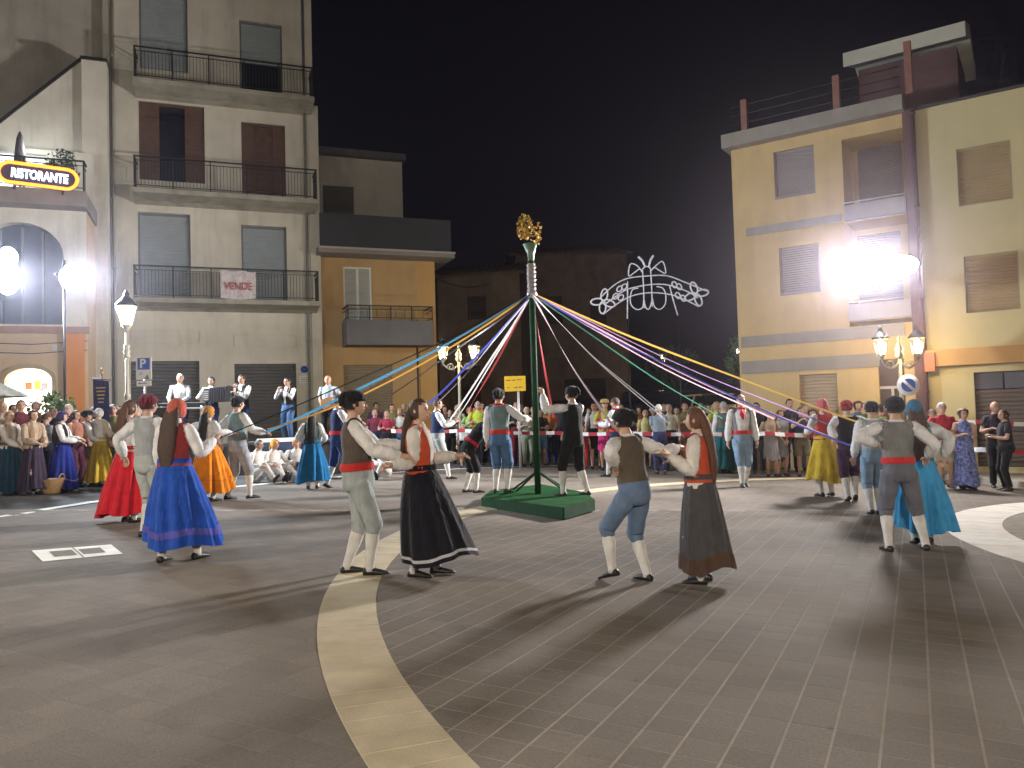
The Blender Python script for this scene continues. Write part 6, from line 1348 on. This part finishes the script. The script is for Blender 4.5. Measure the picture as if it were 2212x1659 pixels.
# spectators behind the tape
CG = 'spectators behind the barrier tape'
CR = ((.08, .14, .68), (-.05, .16, .66)); DN = (None, None); PH = ((.05, .2, .80), (-.05, .2, .79)); CL = ((.03, .14, .54), (-.03, .14, .54))
C = lambda n, c: (n, c)
crowd = [
 ('woman in crimson t-shirt behind the tape left of the curly haired dancer', 838, 22.8, 886, cas(C('crimson_tee', (.30, .03, .06)), ('shorts', *BK), ('blond', 'short')), 175, CR),
 ('man in maroon shirt behind the front left couple', 812, 23.6, 884, cas(C('maroon_tee', (.16, .03, .05)), ('trousers', *NAV), ('grey', 'short')), 170, DN),
 ('woman with light hair and white blouse beside the crimson t-shirt', 866, 24.0, 882, cas(C('white_tee', (.55, .54, .5)), ('trousers', *DEN), ('blond', 'curls')), 180, CR),
 ('spectator in dark green top left of the lamp post', 975, 24.2, 882, cas(C('forest_tee', (.03, .07, .035)), ('trousers', *BK), ('black', 'short')), 175, CR),
 ('child in white t-shirt in front of the lamp post', 1003, 21.8, 912, cas(C('kid_white', (.55, .56, .55)), ('shorts', *BK), ('brown', 'short')), 180, DN),
 ('woman in lime green t-shirt right of the lamp post', 1018, 23.6, 880, cas(C('lime', (.26, .50, .16)), ('shorts', *DEN), ('blond', 'curls')), 180, CR),
 ('man with glasses in neon yellow and orange vest left of the teal vest', 1036, 23.0, 866, cas(C('neon_yellow', (.46, .55, .06)), ('trousers', *BK), ('grey', 'short'), vest=('neon_orange', (.60, .17, .03)), open=.9), 182, CR),
 ('man in lilac shirt behind the man in teal vest', 1056, 24.4, 878, cas(C('lilac_tee', (.26, .24, .32)), ('trousers', *NAV), ('brown', 'short')), 180, DN),
 ('blonde woman in black blouse right of the teal vest man', 1120, 22.6, 868, cas(C('black_blouse', (.02, .02, .025)), ('trousers', *DRC), ('blond', 'bun')), 185, CR),
 ('white haired man in grey-green shirt left of the pole', 1141, 22.4, 878, cas(C('grey_green_tee', (.28, .32, .26)), ('trousers', 'moss', (.22, .26, .19)), ('white', 'short')), 175, CR),
 ('woman in black t-shirt and blue shorts right behind the pole', 1170, 22.8, 882, cas(C('black_tee', (.02, .022, .024)), ('shorts', 'sky_shorts', (.10, .22, .34)), ('brown', 'long')), 180, CR),
 ('woman in burnt orange blouse between pole and black vest man', 1193, 23.2, 876, cas(C('burnt_orange', (.38, .13, .05)), ('trousers', *NAV), ('auburn', 'curls')), 190, CL),
 ('man in dark shirt hidden behind the black vest man', 1215, 24.4, 872, cas(C('ink_shirt', (.03, .03, .045)), ('trousers', *BK), ('brown', 'short')), 180, DN),
 ('woman in white top and black cardigan right of the black vest man', 1288, 21.6, 868, cas(C('white_top', (.52, .52, .5)), ('shorts', *BK), ('brown', 'short'), vest=BK, open=.9), 180, DN),
 ('woman in magenta dress with straw hat right of the platform', 1311, 21.0, 862, dict(top=C('chartreuse', (.40, .42, .05)), sleeve='short', bottom=('dress', 'magenta', (.45, .03, .14)), hair=('brown', 'short'), straw=C('straw', (.42, .31, .15)), skin=0, skirt=dict(R=.12, hem=.30, amp=.03), vest=('magenta', (.45, .03, .14)), open=.6), 185, CR),
 ('child in red trousers behind the black breeches', 1262, 21.4, 925, cas(C('scarlet_tee', (.40, .03, .03)), ('trousers', 'scarlet', (.45, .03, .03)), ('brown', 'short')), 180, DN),
 ('woman in pale yellow top left of the grey-blue shirt', 1398, 21.6, 884, cas(C('pale_yellow', (.50, .47, .20)), ('shorts', *NAV), ('blond', 'short')), 180, DN),
 ('white haired man in grey-blue shirt with his back to us behind the tape', 1428, 19.6, 872, cas(C('grey_blue', (.22, .27, .33)), ('trousers', 'indigo', (.035, .035, .10)), ('white', 'short')), 5, CL),
 ('grey haired man in cream shirt right of the grey-blue shirt', 1450, 21.0, 872, cas(C('cream_tee', (.46, .42, .30)), ('trousers', *BK), ('grey', 'short')), 200, DN),
 ('man in olive polo shirt behind the auburn haired dancer', 1484, 22.0, 868, cas(C('olive', (.20, .17, .06)), ('trousers', 'khaki', (.20, .16, .10)), ('brown', 'short')), 185, CR),
 ('woman in coral t-shirt left of the auburn haired dancer', 1466, 23.4, 878, cas(C('coral', (.42, .15, .11)), ('shorts', *DEN), ('black', 'short')), 180, DN),
 ('blonde woman in yellow t-shirt left of the open grey vest', 1553, 20.6, 866, cas(C('yellow_tee', (.50, .45, .05)), ('trousers', *BK), ('blond', 'long')), 170, CR),
 ('man in black t-shirt just right of the open grey vest man', 1640, 19.6, 868, cas(C('jet_tee', (.015, .015, .018)), ('trousers', *BK), ('black', 'short')), 200, DN),
 ('woman in beige top and grey skirt behind the tape', 1668, 18.8, 886, dict(top=C('beige_top', (.34, .25, .17)), sleeve='short', bottom=('skirt', 'grey_print', (.25, .25, .26)), hair=('blond', 'short'), skin=1, tuck=.03, skirt=dict(R=.12, hem=.26, amp=.04)), 190, CR),
 ('woman in grey lace tunic beside the beige top', 1690, 19.0, 884, dict(top=C('grey_lace', (.28, .27, .27)), sleeve='short', bottom=('skirt', 'grey_lace_skirt', (.26, .26, .28)), hair=('brown', 'bun'), skin=0, tuck=.03, skirt=dict(R=.11, hem=.30, amp=.04)), 175, CL),
 ('tall man in dark shirt standing out before the tan shutter', 1712, 20.4, 856, cas(C('night_shirt', (.03, .028, .04)), ('trousers', *BK), ('black', 'short')), 200, DN),
 ('man in navy t-shirt and khaki shorts left of the yellow skirt', 1736, 18.8, 878, cas(C('navy_tee', (.025, .03, .06)), ('shorts', 'khaki_shorts', (.20, .17, .10)), ('brown', 'short')), 190, PH),
 ('woman in dark grey top left of the salmon headscarf', 1760, 19.4, 884, cas(C('dark_grey', (.06, .06, .065)), ('shorts', *BK), ('brown', 'curls')), 185, CR),
 ('man in moss green shirt right of the dark red cap', 1876, 17.8, 868, cas(C('moss_tee', (.13, .16, .04)), ('shorts', 'camo', (.10, .09, .06)), ('black', 'short')), 195, CR),
 ('man in bright green t-shirt left of the grey vest man', 1898, 18.2, 874, cas(C('apple_green', (.22, .40, .07)), ('trousers', *BK), ('brown', 'short')), 190, DN),
 ('woman in pale top right behind the blue headscarf', 2020, 17.2, 882, cas(C('pale_rose', (.48, .40, .38)), ('trousers', *NAV), ('brown', 'short')), 180, DN),
 ('stout man in red t-shirt and cream shorts with his arms folded', 2042, 15.9, 868, cas(C('cherry', (.36, .02, .035)), ('shorts', 'cream_shorts', (.46, .42, .32)), ('grey', 'short'), bulk=1.12, bag=None), 190, CR),
 ('woman in long blue and white patterned dress beside the red t-shirt', 2088, 15.6, 882, None, 185, CR),
 ('bald man in dark clothes behind the woman at the right edge', 2158, 16.0, 866, cas(C('coal_tee', (.025, .025, .035)), ('trousers', *BK), ('grey', 'bald'), skin=1), 200, CR),
 ('dark haired woman in long black clothes with folded arms at the right edge', 2178, 15.3, 884, cas(C('raven', (.018, .018, .024)), ('trousers', *BK), ('brown', 'bun'), skin=1, bulk=1.1), 280, CR),
]
mat('cloth_blue_print', (.16, .19, .42), .9, 1.0, 22, .2, 30)
for lab, x_, d_, yt_, of, hd_, ar in crowd:
    if of is None: of = dict(top=C('blue_print', (0, 0, 0)), sleeve='none', bottom=('dress', 'blue_print', (0, 0, 0)), hair=('auburn', 'curls'), skin=0, skirt=dict(R=.15, hem=.03, amp=.06))
    if 'bag' in of and of['bag'] is None: of.pop('bag')
    fem = lab.startswith('woman') or lab.startswith('blonde') or 'woman' in lab
    person(lab, x_, 0, yt_, hd_, of, rh=ar[0], lh=ar[1], D=d_, group=CG, fem=fem, look=(random.uniform(-18, 18), 0))
# second row, glimpsed between the first
rear = [('olive', 'navy'), ('brick', 'black'), ('cream', 'denim'), ('teal', 'black'), ('grey', 'brown'), ('plum', 'black'), ('sand', 'navy'), ('blue', 'black'), ('white', 'grey'), ('rust', 'denim'), ('pine', 'black'), ('pink', 'navy'), ('black', 'denim'), ('yellow', 'brown')]
cols = dict(olive=(.16, .15, .06), brick=(.30, .09, .06), cream=(.44, .39, .28), teal=(.04, .16, .17), grey=(.22, .22, .23), plum=(.12, .04, .10), sand=(.38, .30, .19), blue=(.06, .12, .30), white=(.52, .52, .5), rust=(.33, .13, .06), pine=(.03, .09, .05), pink=(.46, .22, .24), black=(.02, .02, .022), yellow=(.48, .38, .06), navy=(.02, .03, .08), denim=(.07, .12, .22), brown=(.10, .06, .04))
rx_ = [850, 890, 990, 1030, 1075, 1105, 1155, 1205, 1275, 1330, 1415, 1500, 1535, 1655]
where = ['left of the curly haired dancer', 'behind the curly haired dancer', 'by the lamp post', 'between lamp post and teal vest man', 'behind the teal vest man', 'under the yellow notice sign', 'left of the maypole', 'right of the maypole', 'behind the black vest man', 'behind the straw hat', 'behind the grey-blue shirt', 'behind the auburn haired dancer', 'below the cream car', 'near the tan shutter']
for k, ((a, c), x_, wh) in enumerate(zip(rear, rx_, where)):
    person('second row spectator in %s top, %s' % (a, wh), x_, 0, 872 + (k * 7) % 12, 170 + (k * 13) % 25, cas((a + '_rear', cols[a]), ('trousers', c + '_rear', cols[c]), (('brown', 'black', 'grey', 'blond')[k % 4], ('short', 'bun', 'short', 'curls')[k % 4]), skin=k % 3), rh=(CR, CL, PH, DN)[k % 4][0], lh=(CR, CL, PH, DN)[k % 4][1], D=25.0 + (k % 3) * .5 - max(0, (x_ - 1400) * .012), group='second row of spectators')

rear3 = [('plum', 815, 'behind the front left man'), ('navy', 875, 'left of the black skirt dancer'), ('brown', 965, 'just left of the lamp post'), ('denim', 1045, 'left of the teal vest'), ('black', 1128, 'under the notice sign edge'), ('olive', 1182, 'right beside the pole'), ('grey', 1300, 'left of the straw hat'), ('teal', 1345, 'right of the straw hat'), ('brick', 1385, 'left of the black cap'), ('navy', 1440, 'behind the cream shirt'), ('brown', 1518, 'below the tree'), ('black', 1585, 'left of the walking man'), ('plum', 1700, 'before the tan shutter'), ('grey', 1745, 'left of the yellow skirt'), ('denim', 1860, 'right of the dark red cap'), ('brick', 1915, 'behind the lamp post sign')]
for k, (a, x_, wh) in enumerate(rear3):
    person('back row onlooker in %s clothes, %s' % (a, wh), x_, 0, 866 + (k * 5) % 14, 165 + (k * 17) % 35, cas((a + '_back', cols[a]), ('trousers', a + '_back', cols[a]), (('black', 'grey', 'brown')[k % 3], ('short', 'curls', 'bun')[(k // 2) % 3]), skin=(k + 1) % 3), rh=(DN, PH, CR)[k % 3][0], lh=(DN, PH, CR)[k % 3][1], D=26.4 - max(0, (x_ - 1300) * .0125), look=((k * 37) % 50 - 25, 0), group='back row of onlookers')
for k, (a, x_, wh) in enumerate((('black', 28, 'behind the cream blouse at the left edge'), ('navy', 116, 'before the shrub'), ('plum', 150, 'behind the deep blue skirt'), ('brown', 204, 'left of the standard'), ('olive', 246, 'right of the standard'), ('grey', 300, 'behind the red skirt dancer'))):
    person('shadowy onlooker in %s clothes %s' % (a, wh), x_, 0, 872 + (k * 5) % 10, 120 + (k * 29) % 80, cas((a + '_back', cols[a]), ('trousers', a + '_back', cols[a]), (('brown', 'black', 'grey')[k % 3], 'short'), skin=k % 3), rh=CL[0], lh=CL[1], D=17.0 - .1 * k, group=LG)

# ------------------------------------------------------------------ ribbons, held by the dancers
def hand(k, i=0): return HANDS[k][i]
ribbon((0.010, 0.010, 0.011), 'black', P(474, 944, 9.2), 'thin black ribbon running far left over the stage', .022, .12)
ribbon((0.092, 0.343, 0.573), 'light_blue', hand('teal'), 'broad light blue ribbon running to the left', .055, .14)
ribbon((0.570, 0.312, 0.068), 'orange', hand('teal') + V((.06, -.05, .05)), 'orange ribbon running left below the light blue one', .035, .32)
ribbon((0.012, 0.012, 0.014), 'charcoal', P(846, 850, 8.6), 'dark ribbon ending above the front left man', .028, .05)
ribbon((0.040, 0.054, 0.284), 'dark_blue', P(925, 872, 15.5), 'dark blue ribbon running left behind the twin lamp', .05, .10)
ribbon((0.508, 0.501, 0.508), 'silver', P(945, 872, 16.0), 'silver grey ribbon crossing the left twin lamp', .040, .08)
ribbon((0.573, 0.566, 0.559), 'pale_silver', P(972, 906, 15.0), 'pale grey ribbon right of the left twin lamp', .040, .06)
ribbon((0.460, 0.056, 0.049), 'red', P(1010, 890, 17.0), 'red ribbon hanging left of the pole', .07, .05)
ribbon((0.409, 0.046, 0.053), 'crimson', P(1196, 905, 16.5), 'crimson ribbon dropping just right of the pole', .06, .04)
ribbon((0.547, 0.435, 0.477), 'mauve', hand('M', 1) + V((.05, .3, .30)), 'mauve pink ribbon running to the crouching man', .05, .10)
ribbon((0.526, 0.526, 0.547), 'grey', P(1478, 945, 8.2), 'grey ribbon running to the auburn haired dancer', .05, .08)
ribbon((0.057, 0.231, 0.155), 'green', P(1560, 905, 15.5), 'thin dark green ribbon right of the pole', .03, .08)
ribbon((0.626, 0.347, 0.389), 'pink', hand('Q', 1), 'long pink ribbon running far right', .045, .14)
ribbon((0.636, 0.427, 0.511), 'light_pink', P(1672, 905, 15.8), 'light pink ribbon passing the walking man', .040, .14)
ribbon((0.551, 0.356, 0.077), 'gold', P(1896, 925, 12.2), 'golden ribbon, uppermost on the right', .040, .10)
ribbon((0.049, 0.070, 0.300), 'navy', hand('S2', 1) + V((0, 0, .15)), 'navy ribbon ending at the dark red cap', .035, .16)
ribbon((.20, .13, .09), 'brown', P(655, 905, 14.0), 'thin brown ribbon running left between the dark and orange ones', .026, .10)
ribbon((.55, .54, .55), 'white', hand('Nw', 1) + V((0, .2, .35)), 'whitish ribbon running to the dancer in the dark grey skirt', .040, .08)
ribbon((.34, .22, .42), 'violet', hand('Py', 0) + V((0, 0, .1)), 'violet ribbon running right to the yellow skirt dancer', .032, .12)
ribbon((.42, .42, .43), 'dull_silver', hand('step') , 'dull silver ribbon held by the man behind the black skirt', .034, .06)
finish_bodies()

# ------------------------------------------------------------------ thin haze added to give the lamps a lens glow
if HAZE > 0:
    hz_ = MB(); hz_.box(-60, 60, -30, 90, -6, 32)
    vm = bpy.data.materials.new('glare_haze'); vm.use_nodes = True; t = vm.node_tree; t.nodes.clear()
    vo = t.nodes.new('ShaderNodeOutputMaterial'); pv = t.nodes.new('ShaderNodeVolumePrincipled')
    pv.inputs['Color'].default_value = (.92, .84, 1.0, 1); pv.inputs['Density'].default_value = HAZE; pv.inputs['Anisotropy'].default_value = .92
    t.links.new(pv.outputs[0], vo.inputs['Volume'])
    ho = hz_.build('haze', vm); ho['kind'] = 'stuff'; ho['label'] = 'thin haze added over the square for the glare around the lamps'; ho['category'] = 'haze'
